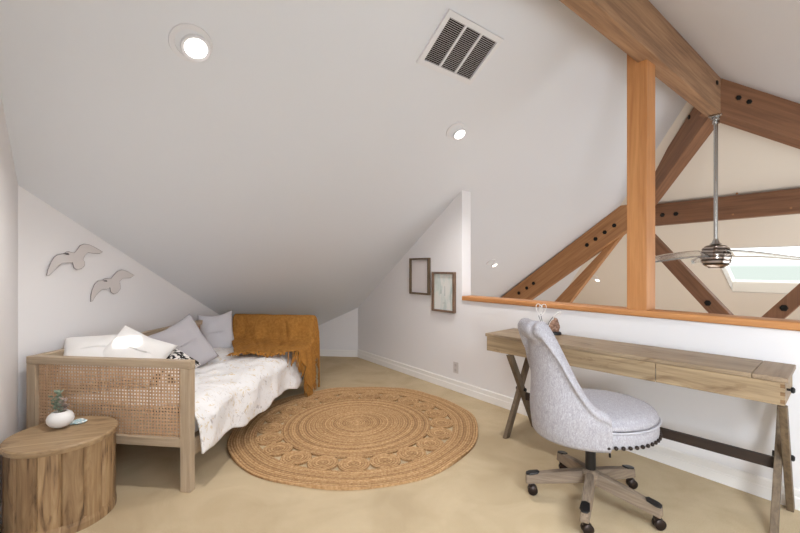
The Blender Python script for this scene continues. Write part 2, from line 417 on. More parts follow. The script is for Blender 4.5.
# half-wall cap rail (rounded profile)
rl0, rl1 = dW - .03, DE
Mr = frame(ND(WN + WT / 2, rl0, 0), -dv)
bm = bmesh.new(); Lr = rl0 - rl1
prf = []
yw, zb, zt, rr = .086, RZ, 1.003, .014
for (cx_, cz_, a0) in ((yw - rr, zt - rr, 0), (-yw + rr, zt - rr, 90), (-yw + rr, zb + rr * .5, 180), (yw - rr, zb + rr * .5, 270)):
    for k in range(5):
        a = math.radians(a0 + 22.5 * k); rr2 = rr if a0 < 180 else rr * .5
        prf.append((cx_ + (rr2 * math.cos(a) if a0 < 180 else rr * math.cos(a)), cz_ + rr2 * math.sin(a)))
va = [bm.verts.new((-.012, p[0], p[1])) for p in prf]; vb = [bm.verts.new((Lr, p[0], p[1])) for p in prf]
bm.faces.new(va); bm.faces.new(vb[::-1])
for i in range(len(prf)): bm.faces.new((va[i], va[(i + 1) % len(prf)], vb[(i + 1) % len(prf)], vb[i]))
o = bm_obj('cap_rail', bm, fir_rail, M=Mr, smooth=True, angle=50)
tag(o, 'long honey-coloured wooden cap rail on top of the white half wall', 'rail')

# ------------------------------------------------------------------ timber frame
def bolt(parent, p, nrm, r=.014, t=.012, name='bolt', mat=None):
    if mat is None: r *= 1.35
    bm = bmesh.new(); lathe(bm, [(r * 1.0, -.004), (r, t * .7), (r * .7, t)], 6)
    q = Vector(nrm).normalized().to_track_quat('Z', 'Y').to_matrix().to_4x4(); q.translation = p
    return bm_obj(name, bm, mat or boltm, parent, M=parent_matrix(parent).inverted() @ q)
def beam(name, a, b2, w, h, mat, label, cat='beam', roll=None):
    a = Vector(a); b2 = Vector(b2); M = frame(a, b2 - a); L = (b2 - a).length
    bm = bmesh.new(); box(bm, (0, -w / 2, -h / 2), (L, w / 2, h / 2))
    o = bm_obj(name, bm, mat, M=M, bevel=.004); tag(o, label, cat); return o
# ridge beam
zb, zt = 2.72, 3.13
hubP = A0 + Ad * 2.69
ridge = beam('ridge_beam', A0 - Ad * 3.0 - Ao * .017 + up3 * (zb + zt) / 2, hubP - Ao * .017 + up3 * (zb + zt) / 2, .112, zt - zb, beam_ridge, 'heavy rough brown ridge beam running overhead across the top of the tall post')
# post
pc = ND(WN + WT / 2, 0)
pu = hit(641, 308, npl(WN + WT / 2)); pd = pu.dot(dv)
Mp = frame(ND(WN + WT / 2, pd, 1.0), dv)
bm = bmesh.new(); box(bm, (-.066, -.072, 0), (.066, .072, 1.86))
post = bm_obj('timber_post', bm, fir_post, M=Mp, bevel=.006)
tag(post, 'tall orange-brown square timber post rising from the half-wall rail to the ridge beam', 'post')
# hip beams B and C
zc = 2.905
hubC = Vector((hubP.x, hubP.y, zc - .0))
rb = beam('hip_beam', hubC - RB * .05 + up3 * .022, hubC + RB * 2.6 + up3 * (-.445 * 2.6), .145, .37, beam_brown, 'dark brown sloping beam leaving the ridge beam end toward upper right, two black bolts')
PP = npl(PN)
node = hit(643, 205, PP)
cb = beam('hip_beam', hubC - up3 * .02 + (node - hubC).normalized() * .06, node, .13, .30, beam_brown, 'short steep brown beam seen just right of the tall post, below the ridge beam end')
# truss members in the plane PN: outlines carried to that plane, with real thickness
def member(name, px, mat, label, t=.13, bolts=(), off=0.0, br=.02):
    pts = [hit(u, v, npl(PN + off - t / 2)) for u, v in px]
    ax = (pts[1] - pts[0]).normalized()
    nn = nv; M = Matrix((ax, nn.cross(ax), nn)).transposed().to_4x4(); M.translation = pts[0]
    Mi = M.inverted(); loc = [Mi @ p for p in pts]
    bm = bmesh.new(); prism(bm, [(p.x, p.y) for p in loc], 0, t)
    o = bm_obj(name, bm, mat, M=M, bevel=.004); tag(o, label, 'beam')
    for (u, v) in bolts:
        bolt(o, hit(u, v, npl(PN + off - t / 2)), -nv, br, .012)
    return o
def lerp_line(a, b2, u): return (u, a[1] + (b2[1] - a[1]) * (u - a[0]) / (b2[0] - a[0]))
member('rafter', [(455, 333), lerp_line((503.6, 295.6), (611, 212.8), 636), (650, 196), (650, 214), lerp_line((531, 298), (627, 230), 641), (485, 331)],
       beam_orange, 'long orange-brown rafter sloping down left from the post, row of black bolts', .13,
       [(519, 293), (526.8, 288), (533.6, 283.3), (587, 245), (595.6, 239), (604.8, 232.3), (614.3, 225.5)], 0, .024)
member('brace', [(626, 222), (640, 222), (548, 335), (524, 335)] if False else [(612, 240), (628, 226), (543, 337), (521, 337)],
       beam_orange, 'narrow orange-brown brace below the long rafter, left of the post', .10, [], .06)
tie = member('tie_beam', [(648, 205), (830, 184.5), (830, 210), (648, 226)], beam_brown, 'horizontal reddish-brown tie beam behind the hanging fan rod', .13, [(662.5, 215), (676, 213.8)], 0, .022)
for (u, v) in ((737, 193.5), (733, 214.5), (791, 208)):
    bolt(tie, hit(u, v, npl(PN - .065)), -nv, .012, .006, 'wood_plug', beam_orange)
slF = (311.6 - 237.6) / (727 - 656)
member('brace', [(648, 229), (735, 229 + slF * 87 + 1), (716, 322), (700, 304), (648, 247)] if False else [(631, 211.5), (745, 330), (724, 330), (631, 229)],
       beam_brown, 'reddish-brown brace descending right from behind the post to the rail', .12, [(707.8, 303)], .0, .028)
member('brace', [(835, 252), (835, 275), (767, 333), (743, 333)], beam_brown, 'reddish-brown brace at the far right edge descending left to the rail', .12, [(784, 308)], .0, .028)
# bolts on ridge end and hip beam faces
ridge_face = (Ao.x, Ao.y, 0, A0.dot(Ao) + .039)
bolt(ridge, hit(716.6, 82.8, ridge_face), Ao, .016)
rbn = Vector((0.19, 0.9817, 0)).normalized() * -1
face = (rbn.x, rbn.y, 0, hubC.dot(rbn) + .0725)
for uv in ((738.4, 97.8), (749, 101.9)): bolt(rb, hit(uv[0], uv[1], face), rbn, .017)
cd = (node - hubC); cn = Vector((-cd.y, cd.x, 0)).normalized(); cn = cn if cn.dot(hubC) < 0 else -cn
face = (cn.x, cn.y, 0, hubC.dot(cn) + .065)
bolt(cb, hit(689.5, 117, face), cn, .018)
# steel bracket where the beams meet
bm = bmesh.new()
Mb = frame(Vector((hubP.x, hubP.y, 2.71)) - Ad * .03, Ad)
box(bm, (-.05, -.05, -.008), (.06, .05, .006)); box(bm, (.052, -.06, -.01), (.06, .06, .05))
cyl(bm, (0, 0, 0), .028, -.03, -.005, 20)
br_ = bm_obj('beam_bracket', bm, chrome, M=Mb, bevel=.002)
tag(br_, 'small steel bracket under the joint where the ridge beam meets the hip beams', 'bracket')

# ------------------------------------------------------------------ ceiling fan with clear blades
fx, fy = 3.0, 3.80
FM = Matrix.Translation((fx, fy, 0))
fan = thing('ceiling_fan', 'steel ceiling fan with clear blades hanging on a rod from the ridge beam end', 'fan', Matrix.Translation((fx, fy, 2.69)))
bm = bmesh.new(); cyl(bm, (0, 0, 0), .017, 1.50 - 2.69, 2.69 - 2.69, 20); cyl(bm, (0, 0, 0), .03, -.03, 0, 20)
bm_obj('rod', bm, chrome, fan, smooth=True)
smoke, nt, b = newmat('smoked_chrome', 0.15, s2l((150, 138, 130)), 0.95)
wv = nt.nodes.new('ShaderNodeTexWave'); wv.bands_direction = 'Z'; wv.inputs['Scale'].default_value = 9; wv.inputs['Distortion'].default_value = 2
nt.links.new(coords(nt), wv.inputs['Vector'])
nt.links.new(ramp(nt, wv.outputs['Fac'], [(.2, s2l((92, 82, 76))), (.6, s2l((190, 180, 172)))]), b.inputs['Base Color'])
prof = [(0, .118)]
for k in range(49):
    a = math.radians(76 - 142 * k / 48); g = 1 - (.06 if (k % 8) in (0, 7) else 0)
    prof.append((.122 * max(math.cos(a), .05) ** .5 * g, .108 * math.sin(a)))
prof.append((.055, -.112)); prof.append((0, -.112))
prof = prof[::-1]
bm = bmesh.new(); lathe(bm, [(r, z + 1.402 - 2.69) for r, z in prof], 48)
bm_obj('motor_housing', bm, smoke, fan, smooth=True, angle=30)
bm = bmesh.new(); lathe(bm, [(.0, .165), (.018, .165), (.03, .13), (.05, .112)][::-1], 32, (0, 0, 1.402 - 2.69))
bm_obj('rod_collar', bm, chrome, fan, smooth=True)
clear, nt, b = newmat('clear_acrylic', 0.12, s2l((250, 250, 248)), 0, 0.5)
b.inputs['Transmission Weight'].default_value = 0.9; b.inputs['IOR'].default_value = 1.10
def blade(ang):
    bm = bmesh.new(); nn_, mm_ = 22, 6; g = []
    for i in range(nn_ + 1):
        t = i / nn_; r = .11 + .62 * t
        w = .07 + .075 * math.sin(PI * min(1, t * 1.15) * .9) * (1 if t < .9 else (1 - (t - .9) * 3))
        row = []
        for j in range(mm_ + 1):
            s = j / mm_ - .5
            zz = 1.402 - 2.69 - .0 + .05 * math.cos(t * 2.2) - .03 - s * (.065 - .04 * t) + .008 * math.cos(s * PI)
            row.append(bm.verts.new((r, s * w * 2 + .05 * t * t, zz)))
        g.append(row)
    for i in range(nn_):
        for j in range(mm_): bm.faces.new((g[i][j], g[i + 1][j], g[i + 1][j + 1], g[i][j + 1]))
    R = Matrix.Rotation(ang, 4, 'Z')
    o = bm_obj('fan_blade', bm, clear, fan, smooth=True, M=R, angle=0)
    s = o.modifiers.new('solid', 'SOLIDIFY'); s.thickness = .005
    return o
for k in range(3): blade(math.radians(-62 + 120 * k))

# ------------------------------------------------------------------ ceiling fittings
def on_ceiling(u, v, pl):
    p = hit(u, v, pl); nn = Vector(pl[:3]).normalized(); nn = nn if nn.z < 0 else -nn   # into the room
    return p, nn
def downlight(u, v, R, label, pl=LP, strength=0, tilt=True, small=False, group=None):
    p, nn = on_ceiling(u, v, pl)
    q = nn.to_track_quat('Z', 'Y').to_matrix().to_4x4(); q.translation = p
    t = thing('recessed_light', label, 'ceiling light', q, group)
    bm = bmesh.new()
    lathe(bm, [(R * .72, -.002), (R * .74, .006), (R * .98, .006), (R, .001), (R, -.002)], 40)
    bm_obj('trim_ring', bm, ventp, t, smooth=True)
    # eyeball: sits toward the low side of the ring
    qi = q.to_3x3().inverted(); dn = (qi @ Vector((0, 0, -1))); dn.z = 0
    sh = (qi @ (hit(u + 6 * R / .105, v + 5 * R / .105, pl) - p)); sh.z = 0
    ax = Vector((0, 0, 1)); Q = Matrix.Translation(sh * .8)
    bm = bmesh.new(); lathe(bm, [(R * .70, -.001), (R * .70, .012), (R * .67, .016), (R * .53, .011), (R * .51, .002)], 40)
    bm_obj('baffle', bm, ventp, t, smooth=True, M=Q)
    bm = bmesh.new(); lathe(bm, [(R * .53, .006), (R * .50, .011), (0, .012)], 40)
    l = bm_obj('lens', bm, lampm2 if small else lampm, t, M=Q)
    if strength:
        ld = bpy.data.lights.new('downlight', 'SPOT'); ld.energy = strength; ld.spot_size = math.radians(125); ld.spot_blend = .8; ld.shadow_soft_size = .06; ld.color = (1, .97, .94)
        lo = bpy.data.objects.new('downlight', ld); C.objects.link(lo); lo.location = p + nn * .05 + Vector((0, 0, -.03))
    return t
downlight(191, 43.5, .105, 'large round white recessed ceiling light, lit, at the upper left of the sloped ceiling', strength=42)
downlight(455.5, 130.5, .085, 'round lit recessed light on the sloped ceiling below the air vent', strength=42)
downlight(491, 262, .075, 'small lit recessed light low on the void ceiling left of the long rafter', strength=30, small=True)
p_, _n = on_ceiling(594, 277, HP)
downlight(594, 277, .075, 'tiny lit recessed light seen in the gap between rafter and post', HP, 30, small=True)

# return-air vent
vp = [hit(u, v, LP) for u, v in ((447.9, 7.9), (504.8, 39.4), (467.6, 83.7), (416.9, 62))]
vc = sum(vp, Vector()) / 4
nn = Vector(LP[:3]).normalized() * -1
ux = ((vp[1] - vp[0]) + (vp[2] - vp[3])); ux = (ux - nn * ux.dot(nn)).normalized()
uy = nn.cross(ux).normalized()
wx = ((vp[1] - vp[0]).length + (vp[2] - vp[3]).length) / 2; wy = ((vp[3] - vp[0]).length + (vp[2] - vp[1]).length) / 2
print('vent', wx, wy)
MV = Matrix((ux, uy, nn)).transposed().to_4x4(); MV.translation = vc
vent = thing('air_vent', 'square white louvred return air vent on the sloped ceiling', 'air vent', MV)
bm = bmesh.new(); fr = .036; X, Y = wx / 2, wy / 2
for lo, hi in (((-X, -Y, 0), (X, -Y + fr, .016)), ((-X, Y - fr, 0), (X, Y, .016)), ((-X, -Y + fr, 0), (-X + fr, Y - fr, .016)), ((X - fr, -Y + fr, 0), (X, Y - fr, .016))): box(bm, lo, hi)
for k in (1, 2):
    xx = -X + fr + (2 * X - 2 * fr) * k / 3; box(bm, (xx - .009, -Y + fr, 0), (xx + .009, Y - fr, .01))
bm_obj('vent_frame', bm, ventp, vent, bevel=.002)
bm = bmesh.new(); box(bm, (-X + fr * .8, -Y + fr * .8, -.001), (X - fr * .8, Y - fr * .8, .001))
bm_obj('vent_backing', bm, plain('duct_dark', (30, 25, 22), .9), vent)
bm = bmesh.new(); nl = 25
for k in range(nl):
    yy = -Y + fr + (2 * Y - 2 * fr) * (k + .5) / nl
    R = Matrix.Translation((0, yy, .005)) @ Matrix.Rotation(math.radians(60), 4, 'X')
    box(bm, (-X + fr, -.003, -.0006), (X - fr, .003, .0006), R)
lv = bm_obj('louvres', bm, ventp, vent); lv['kind'] = 'stuff'

# ------------------------------------------------------------------ pictures, outlet, birds
def picture(u0, v0, u1, v1, label, artm, woodm):
    pl = npl(WN - .034)
    a = hit(u0, (v0 + v1) / 2, pl); b2 = hit(u1, (v0 + v1) / 2, pl)
    um = (u0 + u1) / 2; t = hit(um, v0, pl); bt = hit(um, v1, pl)
    c = (a + b2) / 2; c.z = (t.z + bt.z) / 2; c = c + nv * .034; w = (b2 - a).length; h = t.z - bt.z
    M = Matrix((-dv, up3, -nv)).transposed().to_4x4(); M.translation = c - nv * .003
    root = thing('framed_picture', label, 'picture', M)
    bm = bmesh.new(); f = .021; X, Y, T = w / 2, h / 2, .036
    for lo, hi in (((-X, -Y, 0), (X, -Y + f, T)), ((-X, Y - f, 0), (X, Y, T)), ((-X, -Y + f, 0), (-X + f, Y - f, T)), ((X - f, -Y + f, 0), (X, Y - f, T))): box(bm, lo, hi)
    bm_obj('picture_frame', bm, woodm, root, bevel=.0015)
    bm = bmesh.new(); box(bm, (-X + f, -Y + f, .004), (X - f, Y - f, .012)); bm_obj('print', bm, artm, root)
    print('pic', w, h); return root
art1 = plain('pale_print', (214, 208, 208), .35)
art2, nt, b = newmat('watercolour_print', .35)
f = nnoise(nt, coords(nt, (9, 3, 1)), 1.6, 5, .8)
col = ramp(nt, f, [(.45, s2l((222, 222, 218))), (.56, s2l((206, 214, 210))), (.68, s2l((184, 194, 190)))])
nt.links.new(col, b.inputs['Base Color'])
framed = wood('frame_walnut', (78, 64, 50), (98, 82, 64), (116, 98, 78), 1, 3)
picture(409.5, 258, 428.6, 294.4, 'left, higher framed picture with a blank pale print on the white wall', art1, framed)
p2 = picture(431.8, 272, 454, 312, 'right, lower framed picture with a faint watercolour on the white wall', art2, wood('frame_walnut_b', (88, 68, 56), (112, 88, 72), (132, 106, 86), 1, 3))
for (x, y, w_, h_) in ((.015, .01, .012, .11), (-.045, -.0, .02, .05), (.0, -.12, .05, .012), (.02, -.14, .008, .05)):
    bm = bmesh.new()
    prism(bm, [(x - w_ / 2, y - h_ / 2), (x + w_ / 2, y - h_ / 2 + .005), (x + w_ / 3, y + h_ / 2), (x - w_ / 3, y + h_ / 2 - .004)], .0119, .0126)
    bm_obj('painted_mark', bm, plain('grey_ink', (178, 184, 182), .5), p2)
po = hit(456, 367.5, npl(WN)); M = Matrix((-dv, up3, -nv)).transposed().to_4x4(); M.translation = po
ot = thing('wall_outlet', 'small pale electrical outlet plate low on the right wall near the baseboard', 'outlet', M)
bm = bmesh.new(); box(bm, (-.036, -.058, 0), (.036, .058, .005)); bm_obj('cover_plate', bm, plain('plate_grey', (196, 190, 188), .4), ot, bevel=.002)
for s in (-1, 1):
    bm = bmesh.new(); cyl(bm, (0, s * .026, 0), .015, .004, .0065, 20); bm_obj('socket', bm, plain('socket_grey', (176, 170, 168), .4), ot)

# birds
bpl = (bp.x, bp.y, 0, P4.dot(bp))
def crop8(p): return (30 + p[0] / 6.667, 230 + p[1] / 6.667)
g1 = [(98, 303), (108, 262), (128, 214), (146, 184), (168, 167), (196, 161), (214, 157), (228, 147), (246, 143), (262, 150), (284, 152), (300, 134), (322, 104), (348, 94), (382, 98), (420, 116), (472, 146), (452, 157), (410, 155), (374, 150), (352, 172), (340, 200), (352, 212), (352, 238), (330, 258), (300, 263), (280, 250), (272, 216), (240, 218), (204, 220), (180, 238), (150, 268), (116, 300)]
g2 = [(393, 478), (394, 440), (404, 396), (420, 360), (442, 340), (466, 338), (484, 326), (506, 322), (528, 326), (546, 302), (572, 276), (602, 266), (640, 278), (684, 302), (660, 318), (606, 322), (584, 344), (590, 364), (592, 392), (570, 418), (546, 426), (528, 412), (522, 382), (500, 394), (470, 394), (448, 412), (424, 440), (404, 474)]
birdm = plain('whitewashed_metal', (206, 200, 198), .6)
wire = plain('bird_edge', (150, 142, 142), .5, .3)
def gull(pts, label, headpx):
    P = [hit(*crop8(p), bpl) for p in pts]
    c = sum(P, Vector()) / len(P); M = Matrix((bw, up3, -bp)).transposed().to_4x4(); M.translation = c - bp * .004
    root = thing('wall_bird', label, 'wall decoration', M, None)
    Mi = M.inverted(); L = [(Mi @ p) for p in P]
    bm = bmesh.new(); prism(bm, [(p.x, p.y) for p in L], .006, .012)
    bm_obj('bird_body', bm, birdm, root, bevel=.002)
    bm = bmesh.new(); tube(bm, [(p.x, p.y, .010) for p in L], .0022, 6, True); bm_obj('edge_wire', bm, wire, root, smooth=True, angle=0)
    hpp = Mi @ hit(*crop8(headpx), bpl)
    bm = bmesh.new(); prism(bm, [(hpp.x - .022, hpp.y + .004), (hpp.x, hpp.y - .004), (hpp.x + .02, hpp.y - .006), (hpp.x + .012, hpp.y + .006)], .012, .016)
    bm_obj('beak', bm, plain('beak_dark', (70, 64, 64), .5), root)
    bm = bmesh.new(); box(bm, (-.004, -.004, 0), (.004, .004, .008)); bm_obj('mount', bm, wire, root)
gull(g1, 'larger, left and upper of the two grey gull silhouettes on the wall', (228, 160))
gull(g2, 'smaller, right and lower of the two grey gull silhouettes on the wall', (486, 340))

# ------------------------------------------------------------------ rug
RC = Vector((-.354, 3.309, 0)); RR = .985
NR, NT_ = 210, 630
bm = bmesh.new(); lay_ = bm.verts.layers.float.new('coil'); NCIR = 21; rin, rout = .60, .79; rm = (rin + rout) / 2; rcir = (rout - rin) / 2 * 1.06
def rug_h(r, th):
    wob = 0
    if r < rin or r > rout:
        cc_ = r + .004 * math.sin(th * 3 + r * 9)
        z = .011 + .005 * abs(math.sin(PI * cc_ / .019))
        if .53 < r < .56: z -= .002
        return z, False, cc_
    k = round(th / (2 * PI / NCIR)); tc = k * 2 * PI / NCIR
    dx = r * math.cos(th) - rm * math.cos(tc); dy = r * math.sin(th) - rm * math.sin(tc)
    ds = math.hypot(dx, dy)
    return .011 + .005 * abs(math.sin(PI * ds / .019)), (ds > rcir * .985 and rin + .004 < r < rout - .004), ds + 2
rings = []
for i in range(NR + 1):
    r = RR * i / NR; row = []
    for k in range(NT_):
        th = 2 * PI * k / NT_
        z, h, cc_ = rug_h(r, th)
        rw = r * (1 + .008 * math.sin(5 * th + 1) * (r / RR) ** 3 + .004 * math.sin(11 * th) * (r / RR) ** 3)
        lift = .010 * max(0, math.sin(7 * th + .5)) * max(0, (r / RR - .85) / .15)
        vv_ = bm.verts.new((rw * math.cos(th), rw * math.sin(th), z + lift)); vv_[lay_] = cc_
        row.append((vv_, h))
    rings.append(row)
for i in range(NR):
    for k in range(NT_):
        q = [rings[i][k], rings[i + 1][k], rings[i + 1][(k + 1) % NT_], rings[i][(k + 1) % NT_]]
        if sum(1 for x in q if x[1]) >= 3: continue
        try: bm.faces.new([x[0] for x in q])
        except ValueError: pass
bmesh.ops.remove_doubles(bm, verts=bm.verts, dist=1e-5)
# thickness: skirts on boundary edges
be = [e for e in bm.edges if len(e.link_faces) == 1]
r_ = bmesh.ops.extrude_edge_only(bm, edges=be)
for vv in [g for g in r_['geom'] if isinstance(g, bmesh.types.BMVert)]: vv.co.z = .001
loose = [vv for vv in bm.verts if not vv.link_faces]
bmesh.ops.delete(bm, geom=loose, context='VERTS')
rug = bm_obj('jute_rug', bm, jutem, M=Matrix.Translation(RC), smooth=True, angle=60)
tag(rug, 'large round braided jute rug with a ring of coiled circles on the carpet', 'rug')

# ------------------------------------------------------------------ daybed
BM = frame(Vector((-1.208, 2.30, 0)), Vector((0.993, -0.12, 0)))      # x toward the room, y along the bed
BWd, BL, BH = 1.07, 2.03, .757
bed = thing('daybed', 'light oak daybed with woven cane end panels against the white wall', 'daybed', BM)
TH = .048
def bedpart(name, lo, hi, mat=oak, bev=.004):
    bm = bmesh.new(); box(bm, lo, hi); return bm_obj(name, bm, mat, bed, bevel=bev)
LW = .062
def cane(name, x0, x1, z0, z1, y, axis):   # axis 0: panel spans x at given y ; 1: spans y at given x
    bm = bmesh.new(); p = .0195; s = .0052
    nx = int((x1 - x0) / p); nz = int((z1 - z0) / p)
    def bx(a0, a1, c0_, c1_, t):
        if axis == 0: box(bm, (a0, y - t, c0_), (a1, y + t, c1_))
        else: box(bm, (y - t, a0, c0_), (y + t, a1, c1_))
    for i in range(nx + 1):
        a = x0 + (x1 - x0) * i / nx; bx(a - s, a + s, z0, z1, .0012)
    for i in range(nz + 1):
        a = z0 + (z1 - z0) * i / nz; bx(x0, x1, a - s, a + s, .0009)
    return bm_obj(name, bm, canem, bed)
for (y0, y1, nm) in ((0, TH, 'near'), (BL - TH, BL, 'far')):
    bedpart('leg', (-LW, y0, 0), (0, y1, BH - .0451), oakz); bedpart('leg', (-BWd, y0, 0), (-BWd + LW, y1, BH - .0451), oakz)
    bedpart('top_rail', (-BWd, y0 - .001, BH - .045), (.001, y1 + .001, BH), oakx)
    bedpart('lower_rail', (-BWd + LW, y0 + .004, .255), (-LW, y1 - .004, .308), oakx)
    cane('cane_panel', -BWd + LW - .003, -LW + .003, .305, BH - .042, (y0 + y1) / 2, 0)
bedpart('back_rail', (-BWd, TH + .002, BH - .045), (-BWd + TH, BL - TH - .002, BH), oak)
bedpart('back_rail', (-BWd + .004, TH, .255), (-BWd + TH - .004, BL - TH, .308), oak)
cane('cane_panel', TH - .003, BL - TH + .003, .305, BH - .042, -BWd + TH / 2, 1)
bedpart('side_rail', (-.045, TH, .19), (-.012, BL - TH, .29), oak)
for i in range(11):
    yy = .14 + i * .175; bedpart('slat', (-BWd + TH, yy, .262), (-.046, yy + .07, .28), oakx)

# mattress
bm = bmesh.new(); box(bm, (-BWd + TH + .012, TH + .012, .282), (-.05, BL - TH - .012, .425))
mt = bm_obj('mattress', bm, plain('mattress_ticking', (224, 221, 218), .9, 0, .2), M=BM, bevel=.03)
tag(mt, 'white mattress lying on the daybed beneath the floral quilt', 'mattress')

# quilt
def quilt():
    vs, fs = [], []; NXq, NYq = 70, 120
    y0, y1 = TH + .006, BL - TH - .02
    for j in range(NYq + 1):
        t = j / NYq; y = y0 + (y1 - y0) * t
        hem = .205 - .03 * t + .016 * math.sin(t * 14) + .012 * math.sin(t * 37 + 1)
        if t < .04: hem += .0
        for i in range(NXq + 1):
            s = i / NXq
            L1 = .88; Lr_ = .10; Ld = .47 - hem - .06
            tot = L1 + Lr_ + Ld; d = s * tot
            if d < L1: x = -BWd + .09 + d; z = .462
            elif d < L1 + Lr_:
                a = (d - L1) / Lr_ * PI / 2; x = -BWd + .09 + L1 + .064 * math.sin(a); z = .462 - .064 * (1 - math.cos(a))
            else:
                e = d - L1 - Lr_; x = -BWd + .09 + L1 + .064 + .10 * e + .0 + .012 * math.sin(t * 24 + e * 8); z = .398 - e
            p = Vector((x * 3.2, y * 3.2, z * 3.2))
            amp = .020
            n1 = noise.noise(p) + .5 * noise.noise(p * 2.3 + Vector((4, 1, 2))) + .35 * noise.noise(p * 5.5) + .15 * noise.noise(p * 13)
            fold = .008 * math.sin(9 * (y + .5 * x) + 2 * noise.noise(p)) + .004 * math.sin(31 * (y * .6 - x) + 3 * noise.noise(p * 1.7))
            if d < L1: z += amp * n1 * 1.2 + fold + .02
            else:
                k = min(1, (d - L1) / Lr_); z += (amp * n1 * 1.2 + fold + .02) * (1 - k); x += k * (.012 * n1 + fold * 1.2 + .046)
            vs.append((x, y, z))
    for j in range(NYq):
        for i in range(NXq):
            a = j * (NXq + 1) + i; fs.append((a, a + 1, a + NXq + 2, a + NXq + 1))
    me = bpy.data.meshes.new('quilt'); me.from_pydata(vs, [], fs)
    for p in me.polygons: p.use_smooth = True
    me.materials.append(quiltm)
    o = bpy.data.objects.new('quilt', me); C.objects.link(o); o.matrix_basis = BM
    s = o.modifiers.new('s', 'SOLIDIFY'); s.thickness = .014; s.offset = -1
    tag(o, 'rumpled white quilt with small ochre sprigs, hanging over the front of the daybed', 'quilt'); return o
quilt()

# pillows
def pillow(name, label, c, nrm, spin, w, h, t, mat, seed=0, cat='pillow', flat=False, group=None):
    N = 34; vs, fs = [], []
    def prof(a, b2):
        e = max(0, (1 - abs(a) ** 2.6)) * max(0, (1 - abs(b2) ** 2.6)); return e ** .42
    for side in (1, -1):
        for j in range(N + 1):
            for i in range(N + 1):
                a, b2 = 2 * i / N - 1, 2 * j / N - 1
                pin = 1 - .07 * (1 - abs(a * b2)) * max(abs(a), abs(b2)) ** 3
                x = a * w / 2 * (pin); y = b2 * h / 2 * (pin)
                p = Vector((x * 5 + seed, y * 5, side))
                z = side * t / 2 * prof(a, b2) * (1 + .18 * noise.noise(p)) + .012 * noise.noise(p * 2.1) * prof(a, b2)
                # sag
                y -= .02 * (1 - a * a) * (1 if b2 > 0 else .3)
                vs.append((x, y, z))
    off = (N + 1) ** 2
    for sd in range(2):
        for j in range(N):
            for i in range(N):
                a = sd * off + j * (N + 1) + i; q = (a, a + 1, a + N + 2, a + N + 1); fs.append(q if sd == 0 else q[::-1])
    bm = bmesh.new(); bv = [bm.verts.new(v) for v in vs]
    for f in fs: bm.faces.new([bv[i] for i in f])
    bmesh.ops.remove_doubles(bm, verts=bm.verts, dist=.0004)
    nn = Vector(nrm).normalized(); yv = Vector((0, 0, 1)); yv = (yv - nn * yv.dot(nn)).normalized(); xv = yv.cross(nn)
    M = Matrix((xv, yv, nn)).transposed().to_4x4(); M.translation = Vector(c)
    M = BM @ M @ Matrix.Rotation(math.radians(spin), 4, 'Z')
    o = bm_obj(name, bm, mat, M=M, smooth=True, angle=0); tag(o, label, cat, group); return o
pillow('pillow', 'plump white pillow lying in the near corner of the daybed, leftmost pillow', (-.86, .30, .695), (.38, -.45, .9), -2, .42, .40, .20, white_lin, 1)
pillow('pillow', 'white pillow with a patch of sunlight, leaning right of the leftmost pillow', (-.66, .375, .700), (.55, -.55, .75), -36, .38, .36, .14, white_lin, 5)
pillow('pillow', 'large grey pillow leaning diagonally in the middle of the daybed back', (-.735, .91, .625), (.72, -.5, .45), 22, .50, .45, .15, grey_lin, 9)
pillow('pillow', 'pale grey pillow standing at the far end beside the mustard blanket', (-.915, 1.76, .62), (.40, -.80, .22), 6, .33, .42, .14, grey_lin2, 13)
patm, nt, b = newmat('black_white_print', .9, spec=.2)
f = nnoise(nt, coords(nt), 16, 2, 1.5)
nt.links.new(ramp(nt, f, [(.50, s2l((226, 222, 218))), (.53, s2l((40, 38, 40)))]), b.inputs['Base Color'])
pillow('cushion', 'small cushion with black and white print, just behind the near cane panel', (-.50, .50, .575), (.5, -.3, .85), 30, .36, .24, .12, patm, 17, 'cushion')

